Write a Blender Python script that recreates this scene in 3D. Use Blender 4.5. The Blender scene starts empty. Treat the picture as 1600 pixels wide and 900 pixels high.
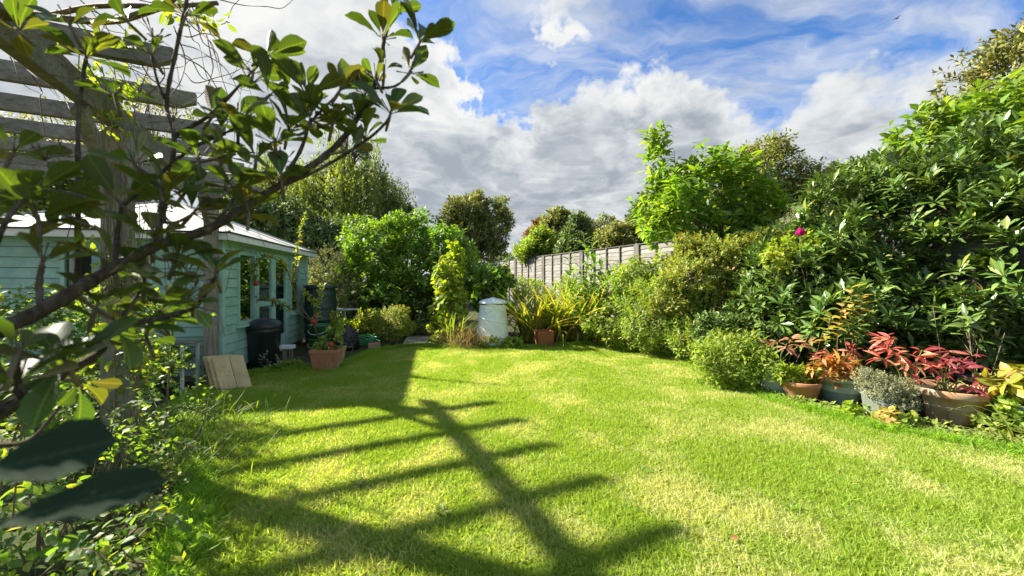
import bpy, math, random
import numpy as np
from mathutils import Vector, Matrix

R = math.radians
rng = np.random.default_rng(11)
random.seed(5)
sc = bpy.context.scene
COL = sc.collection
CAMZ = 1.40
F = 600.0      # focal length in photo pixels (photo is 1600 wide)
HY = 440.0     # horizon row

# ------------------------------------------------------------------ camera
cam_d = bpy.data.cameras.new('camera')
cam = bpy.data.objects.new('camera', cam_d)
COL.objects.link(cam)
cam.location = (0, 0, CAMZ)
cam.rotation_euler = (R(90), 0, 0)
cam_d.sensor_width = 36
cam_d.lens = F / 1600 * 36
cam_d.shift_y = -(450 - HY) / 1600
cam_d.clip_start = 0.02
cam_d.clip_end = 3000
cam_d.dof.use_dof = True
cam_d.dof.focus_distance = 3.6
cam_d.dof.aperture_fstop = 2.6
sc.camera = cam

# ------------------------------------------------------------------ light
SUN_EL = R(36)
SUN_DIR = Vector((-0.94 * math.cos(SUN_EL), 0.34 * math.cos(SUN_EL), math.sin(SUN_EL))).normalized()
sd = bpy.data.lights.new('sun', 'SUN')
sd.energy = 3.7
sd.angle = R(1.2)
sd.color = (1.0, 0.93, 0.80)
sun = bpy.data.objects.new('sun', sd)
COL.objects.link(sun)
sun.rotation_euler = SUN_DIR.to_track_quat('Z', 'Y').to_euler()
sun.location = (-20, 8, 20)

sc.view_settings.view_transform = 'Standard'
sc.view_settings.look = 'None'
sc.view_settings.gamma = 1
sc.view_settings.exposure = 2.15
sc.render.engine = 'CYCLES'
sc.cycles.max_bounces = 7
sc.cycles.diffuse_bounces = 3
sc.cycles.glossy_bounces = 2
sc.cycles.transmission_bounces = 4
sc.cycles.transparent_max_bounces = 8
sc.cycles.caustics_reflective = False
sc.cycles.caustics_refractive = False


class NT:
    """small helper round a node tree"""
    def __init__(self, tree):
        self.t = tree
        self.n = tree.nodes
        self.l = tree.links

    def add(self, typ, **kw):
        nd = self.n.new(typ)
        for k, v in kw.items():
            setattr(nd, k, v)
        return nd

    def link(self, a, b):
        self.l.new(a, b)

    def val(self, sock, v):
        if hasattr(v, 'is_output') or isinstance(v, bpy.types.NodeSocket):
            self.l.new(v, sock)
        else:
            sock.default_value = v

    def math(self, op, a, b=None, c=None, clamp=False):
        nd = self.n.new('ShaderNodeMath')
        nd.operation = op
        nd.use_clamp = clamp
        self.val(nd.inputs[0], a)
        if b is not None:
            self.val(nd.inputs[1], b)
        if c is not None:
            self.val(nd.inputs[2], c)
        return nd.outputs[0]

    def vmath(self, op, a, b=None):
        nd = self.n.new('ShaderNodeVectorMath')
        nd.operation = op
        self.val(nd.inputs[0], a)
        if b is not None:
            self.val(nd.inputs[1], b)
        return nd.outputs['Value'] if op in ('DOT_PRODUCT', 'LENGTH') else nd.outputs[0]

    def noise(self, vec, scale, detail=3, rough=0.5, dist=0.0, out='Fac'):
        nd = self.n.new('ShaderNodeTexNoise')
        if vec is not None:
            self.l.new(vec, nd.inputs['Vector'])
        nd.inputs['Scale'].default_value = scale
        nd.inputs['Detail'].default_value = detail
        nd.inputs['Roughness'].default_value = rough
        nd.inputs['Distortion'].default_value = dist
        return nd.outputs[0] if out == 'Fac' else nd.outputs[1]

    def maprange(self, v, a, b, c=0.0, d=1.0, smooth=True):
        nd = self.n.new('ShaderNodeMapRange')
        nd.interpolation_type = 'SMOOTHSTEP' if smooth else 'LINEAR'
        self.val(nd.inputs['Value'], v)
        nd.inputs['From Min'].default_value = a
        nd.inputs['From Max'].default_value = b
        nd.inputs['To Min'].default_value = c
        nd.inputs['To Max'].default_value = d
        return nd.outputs[0]

    def ramp(self, fac, stops):
        nd = self.n.new('ShaderNodeValToRGB')
        el = nd.color_ramp.elements
        while len(el) > 1:
            el.remove(el[-1])
        el[0].position = stops[0][0]
        el[0].color = (*stops[0][1], 1)
        for p, c in stops[1:]:
            e = el.new(p)
            e.color = (*c, 1)
        self.val(nd.inputs[0], fac)
        return nd.outputs[0]

    def mix(self, fac, a, b, mode='MIX'):
        nd = self.n.new('ShaderNodeMix')
        nd.data_type = 'RGBA'
        nd.blend_type = mode
        self.val(nd.inputs[0], fac)
        for s, v in ((nd.inputs[6], a), (nd.inputs[7], b)):
            if isinstance(v, tuple):
                s.default_value = (*v, 1) if len(v) == 3 else v
            else:
                self.l.new(v, s)
        return nd.outputs[2]

    def mapping(self, vec, scale=(1, 1, 1), rot=(0, 0, 0), loc=(0, 0, 0)):
        nd = self.n.new('ShaderNodeMapping')
        self.l.new(vec, nd.inputs[0])
        nd.inputs['Scale'].default_value = scale
        nd.inputs['Rotation'].default_value = rot
        nd.inputs['Location'].default_value = loc
        return nd.outputs[0]


def view_dir(px, py):
    v = Vector(((px - 800) / F, 1.0, (HY - py) / F))
    return v.normalized()


# ------------------------------------------------------------------ sky
world = bpy.data.worlds.new('World')
sc.world = world
world.use_nodes = True
w = NT(world.node_tree)
w.n.clear()
w_out = w.add('ShaderNodeOutputWorld')
bg = w.add('ShaderNodeBackground')
bg.inputs['Strength'].default_value = 0.10
w.link(bg.outputs[0], w_out.inputs[0])
sky = w.add('ShaderNodeTexSky')
sky.sky_type = 'NISHITA'
sky.sun_disc = False
sky.sun_elevation = SUN_EL
sky.sun_rotation = math.atan2(SUN_DIR.x, SUN_DIR.y)
sky.altitude = 50
sky.dust_density = 0.6
sky.ozone_density = 2.2
gen = w.add('ShaderNodeTexCoord').outputs['Generated']
sep = w.add('ShaderNodeSeparateXYZ')
w.link(gen, sep.inputs[0])
den = w.math('ADD', w.math('MAXIMUM', sep.outputs[2], 0.0), 0.16)
cmb = w.add('ShaderNodeCombineXYZ')
w.val(cmb.inputs[0], w.math('DIVIDE', sep.outputs[0], den))
w.val(cmb.inputs[1], w.math('DIVIDE', sep.outputs[1], den))
plane = cmb.outputs[0]
warp = w.noise(plane, 1.6, 4, 0.6, out='Color')
pw = w.vmath('ADD', plane, w.vmath('MULTIPLY', w.vmath('SUBTRACT', warp, (0.5, 0.5, 0.5)), (0.55, 0.55, 0.0)))


wn = w.noise(gen, 5.5, 5, 0.6, out='Color')
genw = w.vmath('NORMALIZE', w.vmath('ADD', gen, w.vmath('MULTIPLY', w.vmath('SUBTRACT', wn, (0.5, 0.5, 0.5)), (0.42, 0.42, 0.30))))


def blobsum(lst):
    tot = None
    for px, py, rad, wt in lst:
        d = w.vmath('DOT_PRODUCT', genw, tuple(view_dir(px, py)))
        b = w.maprange(d, math.cos(R(rad)), math.cos(R(rad * 0.25)), 0.0, wt)
        tot = b if tot is None else w.math('ADD', tot, b)
    return tot


cum = w.noise(pw, 1.25, 10, 0.58, 0.1)
sunp = (SUN_DIR.x * 0.10, SUN_DIR.y * 0.10, 0.0)
cum_l = w.noise(w.vmath('ADD', pw, sunp), 1.25, 5, 0.58, 0.1)
cover = blobsum([(700, 300, 24, 0.26), (560, 230, 18, 0.20), (900, 260, 20, 0.20), (1060, 160, 12, 0.22), (1000, 220, 12, .14),
                 (380, 120, 28, 0.30), (1450, 190, 14, 0.24), (1300, 240, 12, 0.14), (1130, 270, 18, 0.16), (885, 92, 5, 0.13), (838, 108, 4, .10), (640, 120, 9, .12),
                 (800, 130, 9, -0.28), (735, 50, 13, -0.28), (960, 105, 9, -0.22), (860, 150, 7, -0.16), (1350, 60, 24, -0.24), (1100, 40, 15, -.18)])
dens = w.math('ADD', cum, cover)
a_cum = w.maprange(dens, 0.44, 0.66)
cir = w.noise(w.mapping(pw, (1.0, 2.2, 1.0), (0, 0, R(28))), 1.7, 8, 0.60, 0.3)
cir2 = w.noise(pw, 0.7, 3, 0.5)
a_cir = w.math('MULTIPLY', w.maprange(cir, 0.34, 0.70), w.maprange(cir2, 0.30, 0.6, 0.30, 0.80))
alpha = w.math('MAXIMUM', a_cum, a_cir)
shade = w.noise(w.mapping(pw, (1, 1, 1), (0, 0, 0), (3.1, 0.4, 0)), 2.6, 9, 0.62, 0.15)
grey = blobsum([(800, 285, 13, 0.12), (700, 280, 12, 0.08), (900, 265, 11, 0.07), (620, 300, 12, .06), (1000, 290, 10, .06), (1090, 195, 8, 0.12), (1440, 225, 9, 0.12),
                (1250, 260, 13, .08), (430, 60, 16, -0.10), (670, 140, 13, -0.16), (1030, 120, 6, -0.20), (520, 40, 12, .06), (880, 95, 7, -.20), (930, 195, 6, -.10)])
relief = w.math('MULTIPLY', w.math('SUBTRACT', cum_l, cum), 2.2)
g = w.math('ADD', w.math('ADD', w.math('ADD', w.math('MULTIPLY', shade, 1.2), grey), w.maprange(dens, 0.50, 1.0, -0.22, 0.10)), relief)
ccol = w.ramp(w.math('SUBTRACT', 1.0, g), [(0.04, (0.90, 1.00, 1.13)), (0.20, (1.16, 1.26, 1.38)), (0.38, (1.54, 1.62, 1.69)), (0.54, (1.86, 1.90, 1.91)), (0.78, (2.16, 2.17, 2.12))])
skyc = w.mix(1.0, sky.outputs[0], (0.205, 0.345, 0.50, 1), 'MULTIPLY')
fin = w.mix(alpha, skyc, ccol)
w.link(fin, bg.inputs['Color'])

# ------------------------------------------------------------------ geometry helpers
WORLD = {}          # object name -> world offset of its origin


def P(px, py, Y):
    return np.array([(px - 800) / F * Y, Y, CAMZ - (py - HY) / F * Y])


def G(px, py):
    return P(px, py, CAMZ * F / (py - HY))


def tagp(o, label=None, cat=None, group=None, kind=None):
    if label:
        o['label'] = label
    if cat:
        o['category'] = cat
    if group:
        o['group'] = group
    if kind:
        o['kind'] = kind
    return o


def thing(name, label, cat, loc, group=None):
    o = bpy.data.objects.new(name, None)
    o.empty_display_size = 0.1
    COL.objects.link(o)
    o.location = tuple(loc)
    WORLD[o.name] = np.array(loc, float)
    return tagp(o, label, cat, group)


def mk_mesh(name, V, Fc, uv=None, tint=None, smooth=True, mats=()):
    """V (n,3); Fc (k,3|4) array or list of lists; uv (n,2); tint (n,)"""
    me = bpy.data.meshes.new(name)
    V = np.asarray(V, np.float32)
    if isinstance(Fc, np.ndarray):
        k, m = Fc.shape
        me.vertices.add(len(V))
        me.vertices.foreach_set('co', V.ravel())
        me.loops.add(k * m)
        me.loops.foreach_set('vertex_index', Fc.astype(np.int32).ravel())
        me.polygons.add(k)
        me.polygons.foreach_set('loop_start', (np.arange(k) * m).astype(np.int32))
        loops = Fc.ravel()
    else:
        me.from_pydata(V.tolist(), [], Fc)
        loops = None
    me.update(calc_edges=True)
    if smooth:
        me.polygons.foreach_set('use_smooth', np.ones(len(me.polygons), bool))
    if uv is not None and loops is not None:
        ul = me.uv_layers.new(name='UVMap')
        ul.data.foreach_set('uv', np.asarray(uv, np.float32)[loops].ravel())
    if tint is not None:
        at = me.attributes.new('tint', 'FLOAT', 'POINT')
        at.data.foreach_set('value', np.asarray(tint, np.float32))
    for m_ in mats:
        me.materials.append(m_)
    return me


def link_obj(name, me, parent=None, world_loc=None):
    o = bpy.data.objects.new(name, me)
    COL.objects.link(o)
    base = WORLD[parent.name] if parent is not None else np.zeros(3)
    wl = base if world_loc is None else np.asarray(world_loc, float)
    if parent is not None:
        o.parent = parent
    o.location = tuple(wl - base)
    WORLD[o.name] = np.array(wl, float)
    return o


class MB:
    """collects shapes in world coordinates, builds ONE mesh object"""
    def __init__(self):
        self.v = []
        self.f = []

    def _add(self, V, Fc):
        b = len(self.v)
        self.v += [tuple(map(float, p)) for p in V]
        self.f += [[i + b for i in q] for q in Fc]

    def box(self, c, s, rot=None):
        c = np.array(c, float)
        h = np.array(s, float) / 2
        V = np.array([(x, y, z) for x in (-1, 1) for y in (-1, 1) for z in (-1, 1)]) * h
        if rot is not None:
            V = V @ np.array(rot).T
        self._add(V + c, [(0, 1, 3, 2), (4, 6, 7, 5), (0, 4, 5, 1), (2, 3, 7, 6), (0, 2, 6, 4), (1, 5, 7, 3)])
        return self

    def hexa(self, V):
        """8 corners: bottom ring 0..3, top ring 4..7"""
        self._add(V, [(3, 2, 1, 0), (4, 5, 6, 7), (0, 1, 5, 4), (1, 2, 6, 5), (2, 3, 7, 6), (3, 0, 4, 7)])
        return self

    def beam(self, a, b, w_, h_, up=(0, 0, 1), ext=0.0):
        a = np.array(a, float)
        b = np.array(b, float)
        d = b - a
        d /= np.linalg.norm(d)
        a = a - d * ext
        b = b + d * ext
        up = np.array(up, float)
        s = np.cross(d, up)
        s /= np.linalg.norm(s)
        u = np.cross(s, d)
        q = [(-1, -1), (1, -1), (1, 1), (-1, 1)]
        V = [a + s * w_ / 2 * i + u * h_ / 2 * j for i, j in q] + [b + s * w_ / 2 * i + u * h_ / 2 * j for i, j in q]
        return self.hexa(V)

    def tube(self, pts, rad, n=6, cap=True):
        pts = np.array(pts, float)
        m = len(pts)
        rad = np.broadcast_to(np.array(rad, float), (m,))
        t = np.gradient(pts, axis=0)
        t /= np.linalg.norm(t, axis=1)[:, None] + 1e-9
        ref = np.array([0.0, 0.0, 1.0]) if abs(t[0][2]) < 0.9 else np.array([1.0, 0.0, 0.0])
        V = []
        ang = np.arange(n) / n * 2 * np.pi
        s = np.cross(t[0], ref)
        for i in range(m):
            s = s - t[i] * np.dot(s, t[i])
            s /= np.linalg.norm(s) + 1e-9
            u = np.cross(t[i], s)
            V += [pts[i] + rad[i] * (math.cos(a_) * s + math.sin(a_) * u) for a_ in ang]
        Fc = []
        for i in range(m - 1):
            for j in range(n):
                k = (j + 1) % n
                Fc.append((i * n + j, i * n + k, (i + 1) * n + k, (i + 1) * n + j))
        if cap:
            Fc.append(tuple(range(n))[::-1])
            Fc.append(tuple(range((m - 1) * n, m * n)))
        self._add(V, Fc)
        return self

    def lathe(self, prof, c, n=32, sx=1.0, sy=1.0, fn=None):
        """prof: list of (r, z)"""
        c = np.array(c, float)
        V = []
        for r_, z_ in prof:
            for j in range(n):
                a_ = j / n * 2 * np.pi
                rr = r_ * (fn(a_, z_) if fn else 1.0)
                V.append(c + np.array([rr * math.cos(a_) * sx, rr * math.sin(a_) * sy, z_]))
        Fc = []
        for i in range(len(prof) - 1):
            for j in range(n):
                k = (j + 1) % n
                Fc.append((i * n + j, i * n + k, (i + 1) * n + k, (i + 1) * n + j))
        self._add(V, Fc)
        return self

    def build(self, name, mat, parent=None, smooth=False, loc=None, bevel=0.0):
        V = np.array(self.v)
        if loc is None:
            loc = (V.min(0) + V.max(0)) / 2 if parent is not None else np.array([*((V.min(0) + V.max(0)) / 2)[:2], V[:, 2].min()])
        loc = np.array(loc, float)
        me = mk_mesh(name, V - loc, self.f, smooth=smooth, mats=(mat,))
        o = link_obj(name, me, parent, loc)
        if bevel:
            b = o.modifiers.new('bevel', 'BEVEL')
            b.width = bevel
            b.segments = 2
            b.limit_method = 'ANGLE'
        return o


def smooth_poly(pts, n=6):
    """Catmull-Rom through rows of pts (any width)"""
    p = np.array(pts, float)
    if len(p) < 3:
        return p
    ext = np.vstack([2 * p[0] - p[1], p, 2 * p[-1] - p[-2]])
    out = []
    for i in range(len(p) - 1):
        a_, b_, c_, d_ = ext[i:i + 4]
        for t in np.linspace(0, 1, n, endpoint=False):
            out.append(0.5 * ((2 * b_) + (c_ - a_) * t + (2 * a_ - 5 * b_ + 4 * c_ - d_) * t * t + (3 * b_ - a_ - 3 * c_ + d_) * t ** 3))
    out.append(p[-1])
    return np.array(out)


def norm(a):
    return a / (np.linalg.norm(a, axis=-1, keepdims=True) + 1e-9)


# ------------------------------------------------------------------ materials
def new_mat(name):
    m = bpy.data.materials.new(name)
    m.use_nodes = True
    t = NT(m.node_tree)
    t.n.clear()
    out = t.add('ShaderNodeOutputMaterial')
    return m, t, out


def princ(t, col, rough=0.6, spec=0.4, **kw):
    b = t.add('ShaderNodeBsdfPrincipled')
    t.val(b.inputs['Base Color'], (*col, 1) if isinstance(col, tuple) else col)
    t.val(b.inputs['Roughness'], rough)
    b.inputs['Specular IOR Level'].default_value = spec
    for k, v in kw.items():
        t.val(b.inputs[k], v)
    return b


def bump(t, h, strength=0.3, dist=0.01):
    nd = t.add('ShaderNodeBump')
    nd.inputs['Strength'].default_value = strength
    nd.inputs['Distance'].default_value = dist
    t.link(h, nd.inputs['Height'])
    return nd.outputs[0]


def leaf_mat(name, stops, trans=0.45, rough=0.42, spec=0.35, tcol=(1.7, 1.75, 0.45), rib=0.35, under=None, clump=2.0, veins=0.0):
    m, t, out = new_mat(name)
    at = t.add('ShaderNodeAttribute', attribute_name='tint')
    oi = t.add('ShaderNodeObjectInfo')
    geo = t.add('ShaderNodeNewGeometry')
    fac = t.math('FRACT', t.math('ADD', at.outputs['Fac'], oi.outputs['Random']))
    col = t.ramp(fac, stops)
    # whole branches differ a little in hue
    cl = t.noise(geo.outputs['Position'], clump, 2, 0.5)
    hs = t.add('ShaderNodeHueSaturation')
    t.val(hs.inputs['Hue'], t.maprange(cl, 0.3, 0.7, 0.487, 0.51, False))
    t.val(hs.inputs['Value'], t.maprange(cl, 0.3, 0.7, 0.80, 1.22, False))
    t.link(col, hs.inputs['Color'])
    col = hs.outputs[0]
    uv = t.add('ShaderNodeUVMap', uv_map='UVMap')
    su = t.add('ShaderNodeSeparateXYZ')
    t.link(uv.outputs[0], su.inputs[0])
    au = t.math('ABSOLUTE', t.math('SUBTRACT', su.outputs[0], 0.5))
    if rib:
        mid = t.maprange(au, 0.02, 0.06, rib, 0.0)
        col = t.mix(mid, col, t.mix(1.0, col, (2.2, 1.9, 1.6, 1), 'MULTIPLY'))
    nrm = None
    if veins:
        wv = t.math('SINE', t.math('MULTIPLY', t.math('SUBTRACT', su.outputs[1], t.math('MULTIPLY', au, 0.55)), 70.0))
        nrm = bump(t, t.math('MULTIPLY', wv, t.maprange(au, 0.0, 0.12, 0.0, 1.0)), veins, 0.002)
        vl = t.math('MULTIPLY', t.maprange(wv, 0.72, 0.98), t.maprange(au, 0.03, 0.4, 0.45, 0.15))
        col = t.mix(vl, col, t.mix(1.0, col, (1.7, 1.6, 1.5, 1), 'MULTIPLY'))
        blot = t.noise(geo.outputs['Position'], 38, 4, 0.65)
        col = t.mix(t.maprange(blot, 0.54, 0.75, 0, 0.35), col, t.mix(1.0, col, (1.7, 0.95, 0.8, 1), 'MULTIPLY'))
    top = col
    if under:
        col = t.mix(geo.outputs['Backfacing'], col, t.mix(0.55, col, under))
    b = princ(t, col, rough, spec)
    if nrm is not None:
        t.link(nrm, b.inputs['Normal'])
    tr = t.add('ShaderNodeBsdfTranslucent')
    t.link(t.mix(1.0, top, (*tcol, 1), 'MULTIPLY'), tr.inputs[0])
    mx = t.add('ShaderNodeMixShader')
    mx.inputs[0].default_value = trans
    t.link(b.outputs[0], mx.inputs[1])
    t.link(tr.outputs[0], mx.inputs[2])
    t.link(mx.outputs[0], out.inputs[0])
    return m


def rough_mat(name, c1, c2, scale=6, stretch=(1, 1, 1), rough=0.8, spec=0.25, bumps=0.25, c3=None, s3=1.5, detail=6, bdist=0.01):
    m, t, out = new_mat(name)
    tc = t.add('ShaderNodeTexCoord')
    oi = t.add('ShaderNodeObjectInfo')
    off = t.add('ShaderNodeCombineXYZ')
    for i in range(3):
        t.val(off.inputs[i], t.math('MULTIPLY', oi.outputs['Random'], 17.0 + i))
    v = t.vmath('ADD', t.mapping(tc.outputs['Object'], stretch), off.outputs[0])
    n1 = t.noise(v, scale, detail, 0.62, 0.3)
    col = t.ramp(n1, [(0.28, c1), (0.72, c2)])
    if c3 is not None:
        n3 = t.noise(v, s3, 5, 0.65, 0.5)
        col = t.mix(t.maprange(n3, 0.48, 0.68), col, c3)
    b = princ(t, col, rough, spec)
    if bumps:
        t.link(bump(t, n1, bumps, bdist), b.inputs['Normal'])
    t.link(b.outputs[0], out.inputs[0])
    return m


def wood_mat(name, c1, c2, axis=0, scale=3.0, rough=0.85, green=None, vary=0.35):
    m, t, out = new_mat(name)
    tc = t.add('ShaderNodeTexCoord')
    oi = t.add('ShaderNodeObjectInfo')
    st = [14.0, 14.0, 14.0]
    st[axis] = 1.0
    off = t.add('ShaderNodeCombineXYZ')
    for i in range(3):
        t.val(off.inputs[i], t.math('MULTIPLY', oi.outputs['Random'], 23.0 + 3 * i))
    v = t.vmath('ADD', t.mapping(tc.outputs['Object'], tuple(st)), off.outputs[0])
    n1 = t.noise(v, scale, 5, 0.6, 0.6)
    n2 = t.noise(t.vmath('ADD', tc.outputs['Object'], off.outputs[0]), 4.0, 4, 0.6)
    col = t.ramp(n1, [(0.3, c1), (0.7, c2)])
    col = t.mix(t.maprange(n2, 0.35, 0.7, 0.0, 0.5), col, t.mix(1.0, col, (0.55, 0.55, 0.55, 1), 'MULTIPLY'))
    if green:
        n3 = t.noise(t.vmath('ADD', tc.outputs['Object'], off.outputs[0]), 2.1, 5, 0.7)
        col = t.mix(t.maprange(n3, 0.5, 0.68, 0.0, 0.65), col, green)
    vv = t.add('ShaderNodeHueSaturation')
    t.val(vv.inputs['Value'], t.math('ADD', t.math('MULTIPLY', oi.outputs['Random'], vary), 1.0 - vary / 2))
    t.link(col, vv.inputs['Color'])
    col = vv.outputs[0]
    b = princ(t, col, rough, 0.2)
    t.link(bump(t, n1, 0.35, 0.006), b.inputs['Normal'])
    t.link(b.outputs[0], out.inputs[0])
    return m


# ------------------------------------------------------------------ leaf templates (x across, y along, z up; unit length and width)
def tpl(n=4, shape='ovate', fold=0.22, curl=0.16, wave=0.0):
    ys = np.linspace(0, 1, n + 1)
    def wd(y):
        if shape == 'obovate':
            return np.sin(np.pi * np.clip(y, 0, 1) ** 1.75) ** 0.58 * np.clip(y, 0, 1) ** 0.42 * 1.13
        if shape == 'lance':
            return np.sin(np.pi * np.clip(y, 0, 1) ** 0.85) ** 0.9
        if shape == 'round':
            return np.sin(np.pi * np.clip(y, 0, 1) ** 0.8) ** 0.55
        if shape == 'strap':
            return np.clip((1 - y) * 3.0, 0, 1) ** 0.6 * np.clip(0.45 + y * 3, 0, 1)
        return np.sin(np.pi * np.clip(y, 0, 1) ** 0.78) ** 0.8
    V = []
    UV = []
    for i, y in enumerate(ys):
        ww = float(wd(y)) * 0.5
        if i in (0, n) and shape != 'strap':
            ww = 0.02
        z = -curl * y * y
        zz = wave * math.sin(i * 2.4)
        V += [(-ww, y, z + zz, fold * ww), (0, y, z, 0), (ww, y, z - zz, fold * ww)]
        UV += [(0.5 - ww, y), (0.5, y), (0.5 + ww, y)]
    Fc = []
    for i in range(n):
        a = i * 3
        for k in (0, 1):
            Fc += [(a + k, a + k + 1, a + k + 4), (a + k, a + k + 4, a + k + 3)]
    return np.array(V), np.array(Fc), np.array(UV)


def tpl_low(fold=0.25, curl=0.12, wide=0.5, tipw=0.0):
    V = [(0, 0, 0, 0), (-0.5, wide, -curl * wide * wide, .5 * fold), (0.5, wide, -curl * wide * wide, .5 * fold), (0, 1, -curl, 0), (0, wide, -curl * wide * wide, 0)]
    Fc = [(0, 4, 1), (0, 2, 4), (4, 3, 1), (4, 2, 3)]
    UV = [(0.5, 0), (0, wide), (1, wide), (0.5, 1), (0.5, wide)]
    return np.array(V, float), np.array(Fc), np.array(UV, float)


T_OBO = tpl(9, 'obovate', 0.35, 0.10)
T_OBC = tpl(9, 'obovate', 0.55, 0.30, 0.012)
T_WAVE = tpl(9, 'obovate', 0.3, 0.10, 0.018)
T_OBL = tpl(4, 'obovate', 0.3, 0.10)
T_OVA = tpl(4, 'ovate', 0.3, 0.2)
T_LAN = tpl(4, 'lance', 0.35, 0.28)
T_RND = tpl(4, 'round', 0.25, 0.12)
T_STR = tpl(7, 'strap', 0.4, 0.55)
T_LOW = tpl_low()
T_LOWB = tpl_low(0.3, 0.2, 0.62)
T_TRI = (np.array([(-0.5, 0.45, 0.0, .15), (0.0, 0, 0, 0), (0.5, 0.55, 0.0, .15), (0.0, 1, -0.1, 0)]), np.array([(1, 2, 0), (0, 2, 3)]), np.array([(0, .45), (.5, 0), (1, .55), (.5, 1.0)]))


def frames(D, N):
    D = norm(D)
    N = N - D * np.sum(D * N, 1)[:, None]
    N = norm(N)
    S = np.cross(D, N)
    return S, D, N


def leaves(root, B, D, N, L, W, tp, mat, nobj=300, name='leaf', rest='foliage', lo=None, minpx=9.0):
    """the leaves that show largest become objects, the others one mesh"""
    B = np.asarray(B, float)
    n = len(B)
    L = np.broadcast_to(np.asarray(L, float), (n,)).copy()
    W = np.broadcast_to(np.asarray(W, float), (n,)).copy()
    S, D, N = frames(np.asarray(D, float), np.asarray(N, float))
    keep = np.zeros(n, bool)
    if nobj:
        mid = B + D * (L / 2)[:, None]
        Y = np.maximum(mid[:, 1], 0.05)
        px = 800 + F * mid[:, 0] / Y
        py = HY - F * (mid[:, 2] - CAMZ) / Y
        vis = (mid[:, 1] > 0.15) & (px > -20) & (px < 1620) & (py > -20) & (py < 920)
        size = np.where(vis, L * F / Y, 0)
        size = np.where(size > minpx, size, 0)
        idx = np.argsort(-size)[:nobj]
        idx = idx[size[idx] > 0]
        keep[idx] = True
        tv = tp[0][:, :3].copy()
        tv[:, 2] += tp[0][:, 3] * float(np.median(W / L))
        me = mk_mesh(name, tv, tp[1], tp[2], mats=(mat,))
        base = WORLD[root.name]
        for i in idx:
            o = bpy.data.objects.new(name, me)
            o.parent = root
            M = Matrix(((S[i][0] * W[i], D[i][0] * L[i], N[i][0] * L[i], B[i][0] - base[0]),
                        (S[i][1] * W[i], D[i][1] * L[i], N[i][1] * L[i], B[i][1] - base[1]),
                        (S[i][2] * W[i], D[i][2] * L[i], N[i][2] * L[i], B[i][2] - base[2]),
                        (0, 0, 0, 1)))
            o.matrix_local = M
            COL.objects.link(o)
    r = ~keep
    if r.sum():
        v, f, uv = lo if lo is not None else tp
        V = (B[r][:, None, :] + S[r][:, None, :] * (v[None, :, 0:1] * W[r][:, None, None])
             + D[r][:, None, :] * (v[None, :, 1:2] * L[r][:, None, None]) + N[r][:, None, :] * (v[None, :, 2:3] * L[r][:, None, None] + v[None, :, 3:4] * W[r][:, None, None]))
        k = int(r.sum())
        Fc = f[None] + (np.arange(k) * len(v))[:, None, None]
        tint = np.repeat(rng.random(k), len(v))
        base = WORLD[root.name]
        me = mk_mesh(rest, V.reshape(-1, 3) - base, Fc.reshape(-1, 3), np.tile(uv, (k, 1)), tint, mats=(mat,))
        o = link_obj(rest, me, root)
        o['kind'] = 'stuff'
    return


def snoise(p, f, seed=0):
    r = np.random.default_rng(seed)
    out = np.zeros(len(p))
    for i in range(5):
        k = norm(r.normal(size=3)) * f * (0.7 + 0.5 * i)
        out += np.sin(p @ k + r.random() * 6.28) / (1 + 0.45 * i)
    return out / 2.4


def crown(blobs, n, inner=0.55, rough=0.2, freq=3.0, zmin=0.04, seed=0, sat=5):
    bl = [(np.array(c, float), np.array(r_, float)) for c, r_ in blobs]
    rs = np.random.default_rng(seed + 77)
    extra = []
    for c, r_ in bl:
        for _ in range(sat):
            d = norm(rs.normal(size=3) + np.array([0, -.2, .25]))
            extra.append((c + d * r_ * (0.72 + .25 * rs.random()), r_ * (0.24 + 0.26 * rs.random())))
    bl = [(c, r_ * .92) for c, r_ in bl] + extra
    vol = np.array([np.prod(r_) ** 0.72 for _, r_ in bl])
    cnt = np.maximum(1, (n * vol / vol.sum()).astype(int))
    Ps, Os = [], []
    for i, (c, r_) in enumerate(bl):
        d = norm(rng.normal(size=(cnt[i], 3)))
        rad = inner + (1 - inner) * rng.random(cnt[i]) ** 0.55
        rad = np.where(rng.random(cnt[i]) < .09, rad * (1 + .26 * rng.random(cnt[i])), rad)
        disp = 1 + rough * snoise(c + d * r_, freq, seed + 1) + 0.5 * rough * snoise(c + d * r_, freq * 2.7, seed + 5)
        p = c + d * r_ * (rad * disp)[:, None]
        ok = p[:, 2] > zmin
        for j, (c2, r2) in enumerate(bl):
            if j != i:
                ok &= (np.sum(((p - c2) / r2) ** 2, 1) > 0.36)
        Ps.append(p[ok])
        Os.append(norm(d / r_)[ok])
    return np.vstack(Ps), np.vstack(Os)


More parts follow.
